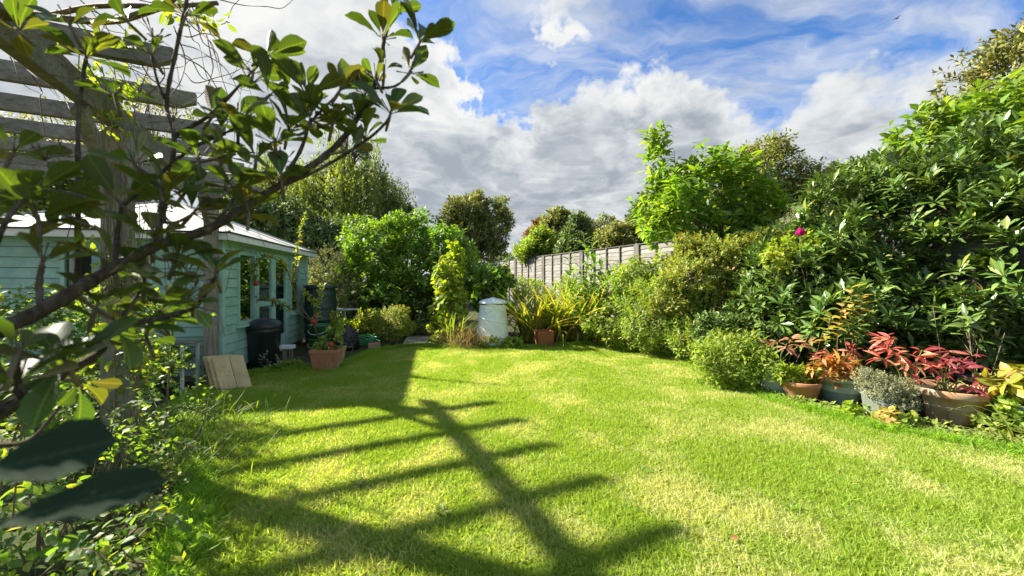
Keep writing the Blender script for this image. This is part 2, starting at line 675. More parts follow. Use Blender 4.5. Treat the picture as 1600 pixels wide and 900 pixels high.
def shoots(pos, out, k, slen, beta=55, up=0.5, outw=0.7, jit=0.35, droop=0.0, t0=0.0, bj=14):
    """k leaves spiralled along a shoot at every pos; returns base, direction, normal"""
    n = len(pos)
    ax = norm(out * outw + np.array([0, 0, up]) + rng.normal(size=(n, 3)) * jit)
    s, _, u = frames(ax, np.tile([0.31, 0.2, 0.93], (n, 1)) + rng.normal(size=(n, 3)) * 0.2)
    B, D, N = [], [], []
    ph = rng.random(n) * 6.28
    for j in range(k):
        tt = t0 + (1 - t0) * (j + 0.5) / k
        a_ = ph + j * 2.4 + rng.normal(size=n) * 0.25
        rad = s * np.cos(a_)[:, None] + u * np.sin(a_)[:, None]
        be = R(beta) * (1.15 - 0.4 * tt) + rng.normal(size=n) * R(bj)
        d = ax * np.cos(be)[:, None] + rad * np.sin(be)[:, None] + np.array([0, 0, -droop])
        B.append(pos + ax * (slen * (tt - 0.6)))
        D.append(d)
        N.append(ax + np.array([0, 0, 0.5]) + rng.normal(size=(n, 3)) * 0.25)
    return np.vstack(B), np.vstack(D), np.vstack(N)


def limbs(root, base, pos, n, r0, mat, trunk_h=None, name='branches', stems=1, lean=0.1, sides=6):
    """a tapered trunk and limbs that reach n of the shoot positions"""
    base = np.array(base, float)
    c = pos.mean(0)
    if trunk_h is None:
        trunk_h = max(0.15, (c[2] - base[2]) * 0.6)
    tips = []
    tb = MB()
    for s_ in range(stems):
        off = rng.normal(size=3) * min(0.12, 0.22 * float(pos[:, :2].std())) * (stems > 1) * np.array([1, 1, 0])
        top = base + np.array([(c[0] - base[0]) * 0.35, (c[1] - base[1]) * 0.35, trunk_h]) + off * 1.3
        pl = smooth_poly([base + off, base + off + (top - base - off) * 0.5 + rng.normal(size=3) * lean * 0.3 * trunk_h * np.array([1, 1, 0.1]), top], 5)
        tb.tube(pl, np.linspace(r0, r0 * 0.62, len(pl)), max(sides, 6))
        tips.append(top)
    tb.build('trunk', mat, root, smooth=True)
    lb = MB()
    sel = rng.choice(len(pos), min(n, len(pos)), replace=False)
    for i in sel:
        q = c + (pos[i] - c) * .8
        a_ = tips[rng.integers(len(tips))]
        mid = a_ + (q - a_) * 0.5 + rng.normal(size=3) * 0.07 * np.linalg.norm(q - a_) + np.array([0, 0, 0.03])
        pl = smooth_poly([a_, mid, q], 4)
        lb.tube(pl, np.linspace(r0 * 0.5, r0 * 0.08 + 0.0015, len(pl)), 4, cap=False)
    lb.build(name, mat, root, smooth=True)


def cards(me_tint):
    return me_tint


# foliage base colours, tuned per leaf material
LM = {}
LM['fore'] = leaf_mat('broad_leaf', [(0, (0.045, 0.081, 0.021)), (0.35, (0.068, 0.114, 0.025)), (0.7, (0.092, 0.144, 0.029)), (0.86, (0.137, 0.137, 0.029)), (1, (0.110, 0.095, 0.028))], .30, .45, .35, (1.5, 1.6, .4), .8, (0.11, .085, .04), 6, .12)
LM['old'] = leaf_mat('old_broad_leaf', [(0, (0.017, 0.034, 0.017)), (1, (0.024, 0.044, 0.022))], .08, .8, .08, (1.3, 1.4, .5), .6, None, 9, .05)  # darker copy of the broad leaf; its shade is put into the colour
LM['snow'] = leaf_mat('snowberry_leaf', [(0, (0.075, 0.138, 0.037)), (0.5, (0.136, 0.220, 0.062)), (0.85, (0.196, 0.276, 0.074)), (1, (0.391, 0.372, 0.062))], .5, .5, .3, (1.7, 1.8, .3), .4, (.12, .17, .10))
LM['rhodo'] = leaf_mat('rhododendron_leaf', [(0, (0.067, 0.126, 0.028)), (0.5, (0.103, 0.185, 0.038)), (0.88, (0.152, 0.227, 0.048)), (0.985, (0.195, 0.250, 0.052)), (1, (0.414, 0.310, 0.063))], .14, .32, .45, (1.5, 1.6, .4), .6, (.10, .13, .06))
LM['magnolia'] = leaf_mat('magnolia_leaf', [(0, (0.108, 0.197, 0.029)), (0.5, (0.173, 0.280, 0.040)), (0.85, (0.239, 0.343, 0.050)), (1, (0.325, 0.353, 0.069))], .45, .45, .35, (1.5, 1.6, .3), .5)
LM['big'] = leaf_mat('fig_leaf', [(0, (0.101, 0.182, 0.031)), (0.6, (0.164, 0.257, 0.044)), (1, (0.292, 0.364, 0.062))], .35, .38, .45, (1.5, 1.6, .35), .6)
LM['bright'] = leaf_mat('bright_leaf', [(0, (0.094, 0.175, 0.025)), (0.6, (0.143, 0.248, 0.032)), (1, (0.242, 0.340, 0.055))], .45, .45, .35, (1.5, 1.6, .3), .3)
LM['gold'] = leaf_mat('golden_leaf', [(0, (0.148, 0.196, 0.035)), (0.5, (0.222, 0.275, 0.051)), (0.85, (0.319, 0.332, 0.072)), (0.95, (0.361, 0.298, 0.091)), (1, (0.403, 0.196, 0.081))], .4, .5, .3, (1.5, 1.5, .35), 0)
LM['mid'] = leaf_mat('mid_green_leaf', [(0, (0.134, 0.210, 0.041)), (0.6, (0.232, 0.316, 0.054)), (1, (0.392, 0.422, 0.095))], .42, .5, .3, (1.5, 1.6, .35), .3)
LM['lime'] = leaf_mat('lime_leaf', [(0, (0.164, 0.237, 0.028)), (0.5, (0.245, 0.326, 0.038)), (0.85, (0.338, 0.395, 0.054)), (1, (0.430, 0.395, 0.066))], .5, .5, .3, (1.5, 1.5, .3), .3)
LM['dark'] = leaf_mat('dark_leaf', [(0, (0.067, 0.117, 0.034)), (0.6, (0.116, 0.172, 0.048)), (1, (0.221, 0.262, 0.079))], .25, .55, .3, (1.4, 1.5, .4), 0)
LM['olive'] = leaf_mat('olive_leaf', [(0, (0.132, 0.156, 0.044)), (0.6, (0.221, 0.238, 0.063)), (1, (0.383, 0.347, 0.110))], .3, .55, .25, (1.4, 1.5, .4), 0)
LM['rust'] = leaf_mat('rust_leaf', [(0, (0.156, 0.072, 0.039)), (0.6, (0.260, 0.130, 0.065)), (1, (0.234, 0.195, 0.065))], .3, .55, .25, (1.5, 1.2, .5), 0)
LM['birch'] = leaf_mat('birch_leaf', [(0, (0.110, 0.155, 0.039)), (0.6, (0.176, 0.230, 0.055)), (1, (0.286, 0.299, 0.077))], .5, .5, .3, (1.5, 1.5, .35), 0)
LM['pale'] = leaf_mat('pale_leaf', [(0, (0.150, 0.184, 0.068)), (0.6, (0.252, 0.271, 0.116)), (0.9, (0.374, 0.348, 0.194)), (1, (0.393, 0.271, 0.213))], .4, .55, .25, (1.4, 1.4, .6), 0)
LM['grey'] = leaf_mat('grey_leaf', [(0, (0.208, 0.234, 0.130)), (0.6, (0.325, 0.351, 0.208)), (1, (0.429, 0.416, 0.260))], .3, .6, .2, (1.3, 1.3, .7), 0)
LM['red'] = leaf_mat('red_leaf', [(0, (0.330, 0.052, 0.050)), (0.45, (0.472, 0.098, 0.077)), (0.8, (0.519, 0.172, 0.110)), (1, (0.496, 0.299, 0.132))], .4, .42, .4, (1.5, 1.0, .8), .5)
LM['crimson'] = leaf_mat('crimson_leaf', [(0, (0.196, 0.023, 0.039)), (0.6, (0.322, 0.057, 0.061)), (1, (0.414, 0.138, 0.099))], .4, .45, .4, (1.5, 1.0, .9), .4)
LM['salmon'] = leaf_mat('salmon_leaf', [(0, (0.374, 0.143, 0.099)), (0.6, (0.462, 0.220, 0.143)), (1, (0.396, 0.297, 0.143))], .4, .5, .3, (1.4, 1.1, .8), .3)
LM['orange'] = leaf_mat('orange_leaf', [(0, (0.374, 0.176, 0.044)), (0.5, (0.440, 0.264, 0.055)), (0.8, (0.330, 0.308, 0.066)), (1, (0.462, 0.132, 0.055))], .4, .5, .3, (1.4, 1.2, .6), .3)
LM['yellow'] = leaf_mat('yellow_leaf', [(0, (0.440, 0.380, 0.080)), (0.6, (0.520, 0.450, 0.120)), (1, (0.500, 0.300, 0.120))], .45, .5, .3, (1.3, 1.3, .5), .3)
LM['hydra'] = leaf_mat('hydrangea_leaf', [(0, (0.221, 0.259, 0.032)), (0.6, (0.310, 0.300, 0.045)), (0.85, (0.369, 0.286, 0.059)), (1, (0.384, 0.177, 0.077))], .4, .45, .35, (1.4, 1.4, .5), .5)
LM['strap'] = leaf_mat('strap_leaf', [(0, (0.159, 0.234, 0.037)), (0.45, (0.285, 0.345, 0.055)), (0.75, (0.476, 0.413, 0.086)), (1, (0.730, 0.524, 0.247))], .42, .42, .4, (1.5, 1.5, .4), .3)
LM['dry'] = leaf_mat('dry_leaf', [(0, (0.221, 0.156, 0.078)), (0.5, (0.351, 0.260, 0.130)), (0.8, (0.429, 0.351, 0.182)), (1, (0.260, 0.312, 0.091))], .35, .6, .2, (1.3, 1.2, .8), 0)
LM['apple'] = leaf_mat('apple_leaf', [(0, (0.143, 0.207, 0.037)), (0.6, (0.238, 0.303, 0.062)), (1, (0.476, 0.413, 0.099))], .45, .45, .35, (1.6, 1.6, .35), .4)
LM['conifer'] = leaf_mat('conifer_leaf', [(0, (0.128, 0.150, 0.043)), (0.6, (0.201, 0.210, 0.057)), (1, (0.366, 0.315, 0.100))], .15, .6, .2, (1.3, 1.3, .5), 0)

BARK = rough_mat('bark', (.045, .035, .025), (.12, .10, .075), 18, (1, 1, .35), .9, .15, .5)
BARKP = rough_mat('pale_bark', (.10, .085, .065), (.24, .21, .17), 22, (1, 1, .4), .85, .2, .4, (.06, .05, .04), 9)
TWIG = rough_mat('twig', (.09, .065, .04), (.19, .15, .09), 30, (1, 1, 1), .8, .2, .3)
STEMG = rough_mat('green_stem', (.12, .17, .04), (.20, .25, .07), 20, (1, 1, 1), .6, .3, .1)
WEATHER = wood_mat('weathered_wood', (.14, .125, .10), (.30, .275, .235), 0, 3.0, .9, (.12, .135, .06))
WEATHERZ = wood_mat('weathered_post', (.17, .15, .12), (.33, .30, .25), 2, 3.0, .9, (.16, .16, .09))
# ================================================================== GROUND
def ground_mat():
    m, t, out = new_mat('soil')
    geo = t.add('ShaderNodeNewGeometry')
    n1 = t.noise(geo.outputs['Position'], 9, 8, 0.65)
    n2 = t.noise(geo.outputs['Position'], 0.8, 3, 0.5)
    col = t.mix(t.maprange(n2, .4, .6), t.ramp(n1, [(.3, (.035, .026, .017)), (.7, (.10, .08, .055))]), t.ramp(n1, [(.3, (.03, .045, .015)), (.7, (.08, .10, .03))]))
    b = princ(t, col, .95, .1)
    t.link(bump(t, n1, .8, .03), b.inputs['Normal'])
    t.link(b.outputs[0], out.inputs[0])
    return m


gb = MB()
gb._add([(-900, -60, 0), (900, -60, 0), (900, 1500, 0), (-900, 1500, 0)], [(0, 1, 2, 3)])
tagp(gb.build('ground', ground_mat(), loc=(0, 0, 0)), 'dark garden soil under the planting', 'ground', kind='structure')


def lawn_mat():
    m, t, out = new_mat('turf')
    geo = t.add('ShaderNodeNewGeometry')
    pos = geo.outputs['Position']
    n1 = t.noise(pos, 45, 6, 0.7)
    n2 = t.noise(pos, 1.3, 5, 0.6, .4)
    c = t.mix(t.maprange(n2, .42, .62), t.ramp(n1, [(.3, (.10, .13, .018)), (.7, (.22, .26, .04))]), t.ramp(n1, [(.3, (.20, .18, .06)), (.7, (.42, .37, .15))]))
    b = princ(t, c, .9, .15)
    t.link(bump(t, n1, .9, .02), b.inputs['Normal'])
    t.link(b.outputs[0], out.inputs[0])
    return m


LAWN = [(-1.5, -3.0), (-1.45, .6), (-1.62, 1.83), (-2.1, 2.5), (-2.75, 3.3), (-3.6, 4.2), (-3.9, 5.0), (-3.86, 5.8), (-3.3, 6.05), (-2.8, 6.35), (-2.7, 7.6), (-2.2, 8.15),
        (-1.4, 8.2), (-.53, 8.0), (.6, 8.15), (1.4, 8.4), (2.4, 8.0), (3.1, 6.8), (2.85, 5.4), (3.0, 4.65), (3.3, 3.95), (3.62, 3.45), (4.2, 3.05), (4.9, 2.4), (5.2, -3.0)]
LP2 = smooth_poly([(*p, 0) for p in LAWN], 4)[:, :2]
LP2 = LP2 + np.column_stack([snoise(np.column_stack([LP2, 0 * LP2[:, 0]]), 6, 3), snoise(np.column_stack([LP2, 0 * LP2[:, 0]]), 6, 4)]) * 0.04
lb = MB()
lb._add([(x, y, 0.006) for x, y in LP2], [tuple(range(len(LP2)))])
tagp(lb.build('lawn', lawn_mat(), loc=(0, 0, 0.006)), 'mown garden lawn', 'lawn', kind='structure')


def in_poly(x, y, poly):
    c = np.zeros(len(x), bool)
    n = len(poly)
    j = n - 1
    for i in range(n):
        xi, yi = poly[i]
        xj, yj = poly[j]
        hit = ((yi > y) != (yj > y)) & (x < (xj - xi) * (y - yi) / (yj - yi + 1e-12) + xi)
        c ^= hit
        j = i
    return c


def grass_mat(name, green, straw, bias):
    m, t, out = new_mat(name)
    geo = t.add('ShaderNodeNewGeometry')
    oi = t.add('ShaderNodeObjectInfo')
    pos = geo.outputs['Position']
    at = t.add('ShaderNodeAttribute', attribute_name='tint')
    n2 = t.noise(oi.outputs['Location'], 1.3, 5, 0.62, .5)
    n3 = t.noise(oi.outputs['Location'], 6.0, 3, 0.6)
    rn = t.math('FRACT', t.math('ADD', at.outputs['Fac'], oi.outputs['Random']))
    f = t.math('ADD', t.math('ADD', t.maprange(n2, .40, .62, -.42, .58, False), t.math('MULTIPLY', rn, .62)), t.maprange(n3, .3, .7, -.16 + bias, .16 + bias, False))
    c = t.mix(t.maprange(f, .22, 1.0), t.ramp(rn, green), t.ramp(rn, straw))
    b = princ(t, c, .5, .3)
    tr = t.add('ShaderNodeBsdfTranslucent')
    t.link(t.mix(1.0, c, (1.5, 1.5, .45, 1), 'MULTIPLY'), tr.inputs[0])
    mx = t.add('ShaderNodeMixShader')
    mx.inputs[0].default_value = .5
    t.link(b.outputs[0], mx.inputs[1])
    t.link(tr.outputs[0], mx.inputs[2])
    t.link(mx.outputs[0], out.inputs[0])
    return m


GM = grass_mat('grass_blades', [(0, (0.209, 0.320, 0.034)), (.6, (0.307, 0.411, 0.056)), (1, (0.395, 0.468, 0.090))], [(0, (0.417, 0.457, 0.162)), (.6, (0.527, 0.526, 0.240)), (1, (0.659, 0.617, 0.364))], 0.0)
GM2 = grass_mat('lush_grass_blades', [(0, (0.176, 0.331, 0.031)), (.6, (0.263, 0.434, 0.050)), (1, (0.351, 0.480, 0.067))], [(0, (0.307, 0.400, 0.056)), (1, (0.439, 0.468, 0.090))], -.25)


def tuft_mesh(name, nb, rad, h, wdt, lean, mat):
    B = np.column_stack([rng.normal(size=nb) * rad * .55, rng.normal(size=nb) * rad * .55, np.zeros(nb)])
    a_ = rng.random(nb) * 6.28
    ln = np.abs(rng.normal(size=nb)) * lean
    D = norm(np.column_stack([np.cos(a_) * ln, np.sin(a_) * ln, np.ones(nb)]))
    S = norm(np.cross(D, rng.normal(size=(nb, 3))))
    H = h * (.55 + .6 * rng.random(nb))
    V, Fc, ti = [], [], []
    for i in range(nb):
        b = len(V)
        bend = np.array([math.cos(a_[i]), math.sin(a_[i]), -.35]) * H[i] * .32 * (0.4 + rng.random())
        w_ = wdt * (.7 + .6 * rng.random())
        V += [B[i] - S[i] * w_ / 2, B[i] + S[i] * w_ / 2, B[i] + D[i] * H[i] * .55 - S[i] * w_ * .42 + bend * .25, B[i] + D[i] * H[i] * .55 + S[i] * w_ * .42 + bend * .25, B[i] + D[i] * H[i] + bend]
        Fc += [(b, b + 1, b + 3), (b, b + 3, b + 2), (b + 2, b + 3, b + 4)]
        ti += [rng.random()] * 5
    return mk_mesh(name, np.array(V), np.array(Fc), tint=np.array(ti), mats=(mat,))


def scatter(name, label, src, pts, rot, scl):
    """one grass object: its points carry copies of a tuft that stands on the lawn"""
    me = bpy.data.meshes.new(name)
    me.vertices.add(len(pts))
    me.vertices.foreach_set('co', np.asarray(pts, np.float32).ravel())
    for an, arr in (('rot', rot), ('scl', scl)):
        at = me.attributes.new(an, 'FLOAT', 'POINT')
        at.data.foreach_set('value', np.asarray(arr, np.float32))
    o = bpy.data.objects.new(name, me)
    COL.objects.link(o)
    tagp(o, label, 'grass', kind='stuff')
    ng = bpy.data.node_groups.new(name + '_nodes', 'GeometryNodeTree')
    ng.interface.new_socket('Geometry', in_out='INPUT', socket_type='NodeSocketGeometry')
    ng.interface.new_socket('Geometry', in_out='OUTPUT', socket_type='NodeSocketGeometry')
    N_, L_ = ng.nodes, ng.links
    gi, go = N_.new('NodeGroupInput'), N_.new('NodeGroupOutput')
    ob = N_.new('GeometryNodeObjectInfo')
    ob.inputs['Object'].default_value = src
    ob.inputs['As Instance'].default_value = True
    ip = N_.new('GeometryNodeInstanceOnPoints')
    ra, sa = N_.new('GeometryNodeInputNamedAttribute'), N_.new('GeometryNodeInputNamedAttribute')
    ra.data_type = sa.data_type = 'FLOAT'
    ra.inputs['Name'].default_value = 'rot'
    sa.inputs['Name'].default_value = 'scl'
    cx = N_.new('ShaderNodeCombineXYZ')
    L_.new(ra.outputs['Attribute'], cx.inputs[2])
    L_.new(gi.outputs[0], ip.inputs['Points'])
    L_.new(ob.outputs['Geometry'], ip.inputs['Instance'])
    L_.new(cx.outputs[0], ip.inputs['Rotation'])
    L_.new(sa.outputs['Attribute'], ip.inputs['Scale'])
    L_.new(ip.outputs[0], go.inputs[0])
    md = o.modifiers.new('grass', 'NODES')
    md.node_group = ng
    return o


def lawn_points(n_try, y0, y1, x0, x1, dens_fn=None, poly=LP2):
    x = rng.uniform(x0, x1, n_try)
    y = rng.uniform(y0, y1, n_try)
    ok = in_poly(x, y, poly)
    x, y = x[ok], y[ok]
    if dens_fn is not None:
        k = rng.random(len(x)) < dens_fn(x, y)
        x, y = x[k], y[k]
    return np.column_stack([x, y, np.full(len(x), .004)])


def tuft_src(name, label, me, loc):
    o = bpy.data.objects.new(name, me)
    COL.objects.link(o)
    o.location = loc
    return tagp(o, label, 'grass', kind='stuff')


t1 = tuft_src('grass_tuft', 'short mown grass tuft on the lawn', tuft_mesh('grass_tuft', 24, .036, .048, .0050, .8, GM), (.1, 3.0, .004))
t2 = tuft_src('grass_tuft', 'longer lush grass tuft on the lawn', tuft_mesh('grass_tuft', 24, .03, .072, .0052, .6, GM2), (.4, 2.9, .004))
fov = lambda x, y: ((np.abs(x) < 1.8 * np.maximum(y, 0.1) + 1.6) & (y > 1.3)).astype(float)
pa = np.vstack([lawn_points(28000, 1.3, 3.0, -3, 5.3, fov), lawn_points(36000, 3.0, 5.0, -4.3, 5, fov), lawn_points(26000, 5.0, 8.6, -4.3, 4, fov), lawn_points(16000, -3, 1.3, -2, 5.3)])
scatter('grass', 'short sunlit mown grass covering the lawn', t1, pa, rng.random(len(pa)) * 6.28, .75 + .55 * rng.random(len(pa)))


def patch(x, y):
    p = np.column_stack([x, y, 0 * x])
    v = snoise(p, 2.2, 9) + .5 * snoise(p, 6.0, 10)
    v = v + np.exp(-((x + 1.3) ** 2 + (y - 2.55) ** 2) / .10) * 1.2
    return np.clip((v - .15) * 1.1, 0, 1) * fov(x, y) * np.clip(1.35 - y * .12, .3, 1)


pb = lawn_points(30000, 1.3, 8.4, -4.3, 5, patch)
scatter('grass', 'lush longer patches of grass in the lawn', t2, pb, rng.random(len(pb)) * 6.28, .6 + .5 * rng.random(len(pb)))
# uncut fringe along the lawn edge
sg = np.linspace(0, len(LP2) - 1.001, 5200)
ii = sg.astype(int)
fr = sg - ii
ep = LP2[ii] * (1 - fr)[:, None] + LP2[(ii + 1)] * fr[:, None] + rng.normal(size=(len(sg), 2)) * .05
k = (ep[:, 1] > 1.2)
ep = ep[k]
scatter('grass', 'uncut fringe of grass along the lawn edge', t2, np.column_stack([ep, np.full(len(ep), .002)]), rng.random(len(ep)) * 6.28, .7 + 1.1 * rng.random(len(ep)) ** 2)

# fallen leaf on the grass
fl = thing('fallen_leaf', 'small red brown fallen leaf lying on the lawn near the bottom', 'fallen leaf', G(1143, 855) + [0, 0, .04])
leaves(fl, [G(1143, 855) + [0, 0, .045]], [(1, .3, .1)], [(0, -.3, 1)], [.05], [.032], T_OVA, LM['red'], nobj=1)

# path of slabs
pm = rough_mat('stone_slab', (.44, .41, .33), (.62, .57, .47), 10, (1, 1, 1), .9, .2, .4, (.16, .19, .08), 3)
pth = thing('path', 'pale stepping stone path leading out behind the lawn', 'path', (-2.0, 8.3, 0))
pth['kind'] = 'structure'
for i, (a, b, c, d) in enumerate([((628, 541), (682, 543), (676, 533), (634, 531)), ((634, 530), (675, 532), (668, 526), (640, 525)), ((642, 524), (666, 525.5), (662, 521.5), (645, 521)), ((648, 520), (662, 521), (660, 517.5), (649, 517))]):
    q = [G(*p_) for p_ in (a, b, c, d)]
    mb = MB()
    mb.hexa([p_ + [0, 0, .002] for p_ in q] + [p_ + [0, 0, .035] for p_ in q])
    mb.build('slab', pm, pth, bevel=.01)

# ================================================================== SUMMER HOUSE
TEAL = wood_mat('teal_paint', (.31, .50, .395), (.37, .56, .45), 0, 2.0, .55, (.26, .40, .28), .10)
TEALD = wood_mat('teal_trim_paint', (.34, .55, .435), (.40, .61, .49), 2, 2.0, .5, None, .08)
CREAM = rough_mat('white_board', (.66, .66, .62), (.76, .76, .72), 8, (1, 1, 1), .6, .3, .1)
FELT = rough_mat('roof_felt', (.42, .41, .385), (.54, .53, .50), 30, (1, 1, 1), .75, .35, .3, (.40, .40, .36), 1.2)
BLACKG = rough_mat('black_gutter', (.012, .012, .013), (.02, .02, .022), 5, (1, 1, 1), .4, .5, .0)
INTER = wood_mat('interior_timber', (.22, .15, .09), (.34, .25, .16), 2, 2.0, .8)


def glass_mat(name='window_glass', tint=(.75, .85, .82), refl=.16):
    m, t, out = new_mat(name)
    gl = t.add('ShaderNodeBsdfGlossy')
    gl.inputs['Roughness'].default_value = .02
    tr = t.add('ShaderNodeBsdfTransparent')
    tr.inputs[0].default_value = (*tint, 1)
    lw = t.add('ShaderNodeFresnel')
    lw.inputs[0].default_value = 1.5
    mx = t.add('ShaderNodeMixShader')
    t.val(mx.inputs[0], t.math('ADD', t.math('MULTIPLY', lw.outputs[0], 1.0), refl * .4, clamp=True))
    t.link(tr.outputs[0], mx.inputs[1])
    t.link(gl.outputs[0], mx.inputs[2])
    t.link(mx.outputs[0], out.inputs[0])
    return m


GLASS = glass_mat()
HC = np.array([-4.10, 5.40, 0])        # front right corner
HU = np.array([-.207, 1.0, 0])
HU = HU / np.linalg.norm(HU)           # along the right wall, away from the camera
HV = np.array([-HU[1], HU[0], 0])      # along the front wall, to the left
LEN, WID, EAVE = 3.62, 3.0, 2.03
house = thing('summer_house', 'teal painted timber summer house with pale hipped felt roof', 'summer house', HC + HU * LEN / 2 + HV * WID / 2)
RW = .135


def wall(o0, du, out_n, length, opens, z0=.10, name='board', rows=14, mat=TEAL):
    """horizontal shiplap boards; opens = (u0,u1,z0,z1)"""
    for r_ in range(rows):
        za = z0 + r_ * RW
        zb = za + RW
        zm = (za + zb) / 2
        cuts = sorted([(u0, u1) for u0, u1, a, b in opens if a < zm < b])
        u = 0.0
        segs = []
        for u0, u1 in cuts:
            if u0 > u:
                segs.append((u, u0))
            u = max(u, u1)
        if u < length:
            segs.append((u, length))
        for a, b in segs:
            if b - a < .02:
                continue
            pin, pout = (.000, .030), (.020, .008)
            V = []
            for uu in (a, b):
                q = o0 + du * uu
                V.append([q + out_n * .0 + [0, 0, za], q + out_n * .030 + [0, 0, za + .0], q + out_n * .016 + [0, 0, zb - .009], q + out_n * .006 + [0, 0, zb - .002], q + [0, 0, zb]])
            mb = MB()
            mb._add(V[0] + V[1], [(0, 1, 6, 5), (1, 2, 7, 6), (2, 3, 8, 7), (3, 4, 9, 8), (4, 0, 5, 9), (4, 3, 2, 1, 0), (5, 6, 7, 8, 9)])
            mb.build(name, mat, house)


nR = -HV           # outward of right wall
nF = -HU           # outward of front wall
z_t = EAVE - .06
opR = [(.413, .995, .74, 1.86), (.995, 2.40, .06, 1.90), (2.62, 3.20, .74, 1.86)]
opF = [(1.30, 1.82, 1.02, 1.86), (.78, 1.08, 1.02, 1.86)]
wall(HC, HU, nR, LEN, opR)
wall(HC, HV, nF, WID, opF)
wall(HC + HV * WID, HU, HV, LEN, [])
wall(HC + HU * LEN, HV, HU, WID, [])


def obox(c, su, sv, sz, ax=HU, ay=HV):
    """box with axes along the house"""
    rot = np.column_stack([ax, ay, [0, 0, 1]])
    return (c, (su, sv, sz), rot)


# corner posts, plates, floor, plinth
for cu, cv in ((0, 0), (LEN, 0), (0, WID), (LEN, WID)):
    mb = MB()
    off = HU * (-.018 if cu == 0 else .018) + HV * (-.018 if cv == 0 else .018)
    mb.box(*obox(HC + HU * cu + HV * cv + off + [0, 0, 1.03], .075, .075, 1.90))
    mb.build('corner_post', TEALD, house, bevel=.004)
mb = MB()
mb.box(*obox(HC + HU * LEN / 2 + HV * WID / 2 + [0, 0, .05], LEN - .06, WID - .06, .09))
mb.build('floor', INTER, house)
mb = MB()
mb.box(*obox(HC + HU * LEN / 2 + nR * .03 + [0, 0, 2.0], LEN + .1, .05, .09)).box(*obox(HC + HV * WID / 2 + nF * .03 + [0, 0, 2.0], .05, WID + .1, .088))
mb.build('wall_plate', TEALD, house)


def window(u0, u1, z0, z1, o0, du, n, nm='window', bars=1):
    fr = MB()
    w_ = .05
    c = lambda u, z, d=.018: o0 + du * u + n * d + np.array([0, 0, z])
    rot = np.column_stack([du, n, [0, 0, 1]])
    for cu, cz, su, sz in (((u0 + w_ / 2), (z0 + z1) / 2, w_, z1 - z0), ((u1 - w_ / 2), (z0 + z1) / 2, w_, z1 - z0),
                           ((u0 + u1) / 2, z0 + w_ / 2, u1 - u0 - 2 * w_, w_), ((u0 + u1) / 2, z1 - w_ / 2, u1 - u0 - 2 * w_, w_)):
        fr.box(c(cu, cz), (su, .06, sz), rot)
    o = fr.build(nm, TEALD, house)
    g = MB().box(c((u0 + u1) / 2, (z0 + z1) / 2, .012), (u1 - u0 - 2 * w_ + .004, .006, z1 - z0 - 2 * w_ + .004), rot)
    g.build('pane', GLASS, o)
    if nm == 'window':
        s_ = MB().box(c((u0 + u1) / 2, z0 - .022, .045), (u1 - u0 + .08, .09, .04), rot)
        s_.build('sill', TEALD, o)
    return o


window(.413, .995, .74, 1.86, HC, HU, nR)
window(2.62, 3.20, .74, 1.86, HC, HU, nR)
for a, b in ((1.30, 1.82), (.78, 1.08)):
    window(a, b, 1.02, 1.86, HC, HV, nF)
rotR = np.column_stack([HU, nR, [0, 0, 1]])
for a, b, hu in ((1.0, 1.70, 1.62), (1.70, 2.40, 1.78)):
    dr = MB()
    cz = .98
    for cu, cz_, su, sz in ((a + .05, .98, .1, 1.84), (b - .05, .98, .1, 1.84), ((a + b) / 2, 1.85, b - a - .2, .1), ((a + b) / 2, .22, b - a - .2, .32), ((a + b) / 2, 1.02, b - a - .2, .09)):
        dr.box(HC + HU * cu + nR * .03 + np.array([0, 0, cz_]), (su, .05, sz), rotR)
    d_ = dr.build('door', TEALD, house)
    for zc, hz in ((.68, .60), (1.43, .74)):
        MB().box(HC + HU * ((a + b) / 2) + nR * .03 + np.array([0, 0, zc]), (b - a - .196, .008, hz), rotR).build('pane', GLASS, d_)
    hb = MB().box(HC + HU * hu + nR * .062 + np.array([0, 0, 1.02]), (.03, .014, .14), rotR)
    hb.tube([HC + HU * hu + nR * .065 + np.array([0, 0, 1.05]), HC + HU * hu + nR * .10 + np.array([0, 0, 1.05]), HC + HU * (hu - .09) + nR * .10 + np.array([0, 0, 1.05])], .008, 6)
    hb.build('handle', BLACKG, d_)
# roof: hipped, real thickness
hcx = HC + HU * LEN / 2 + HV * WID / 2
ov = .20
cs = [HC + HU * (-ov) + HV * (-ov), HC + HU * (LEN + ov) + HV * (-ov), HC + HU * (LEN + ov) + HV * (WID + ov), HC + HU * (-ov) + HV * (WID + ov)]
ap = [HC + HU * (LEN / 2 - .25) + HV * WID / 2 + [0, 0, 2.76], HC + HU * (LEN / 2 + .25) + HV * WID / 2 + [0, 0, 2.76]]
ez = EAVE + .02
lo_ = [c + [0, 0, ez] for c in cs]
for q in ([lo_[0], lo_[1], ap[1], ap[0]], [lo_[1], lo_[2], ap[1]], [lo_[2], lo_[3], ap[0], ap[1]], [lo_[3], lo_[0], ap[0]]):
    q = [np.array(p_) for p_ in q]
    n_ = len(q)
    mb = MB()
    mb._add([p_ + [0, 0, .03] for p_ in q] + q, [tuple(range(n_)), tuple(range(n_, 2 * n_))[::-1]] + [(i, i + n_, (i + 1) % n_ + n_, (i + 1) % n_) for i in range(n_)])
    mb.build('roof', FELT, house)
for q0, q1, a_ in ((lo_[0], lo_[1], ap), (lo_[3], lo_[0], [ap[0], ap[0]])):
    for f_ in (.34, .67):
        s0 = q0 + (q1 - q0) * f_
        top_ = a_[0] + (a_[1] - a_[0]) * f_
        MB().beam(s0 + [0, 0, .035], s0 + (top_ - s0) * (.98 if a_[0] is not a_[1] else (1 - abs(f_ - .5) * 1.6)) + [0, 0, .035], .05, .008).build('felt_seam', FELT, house)
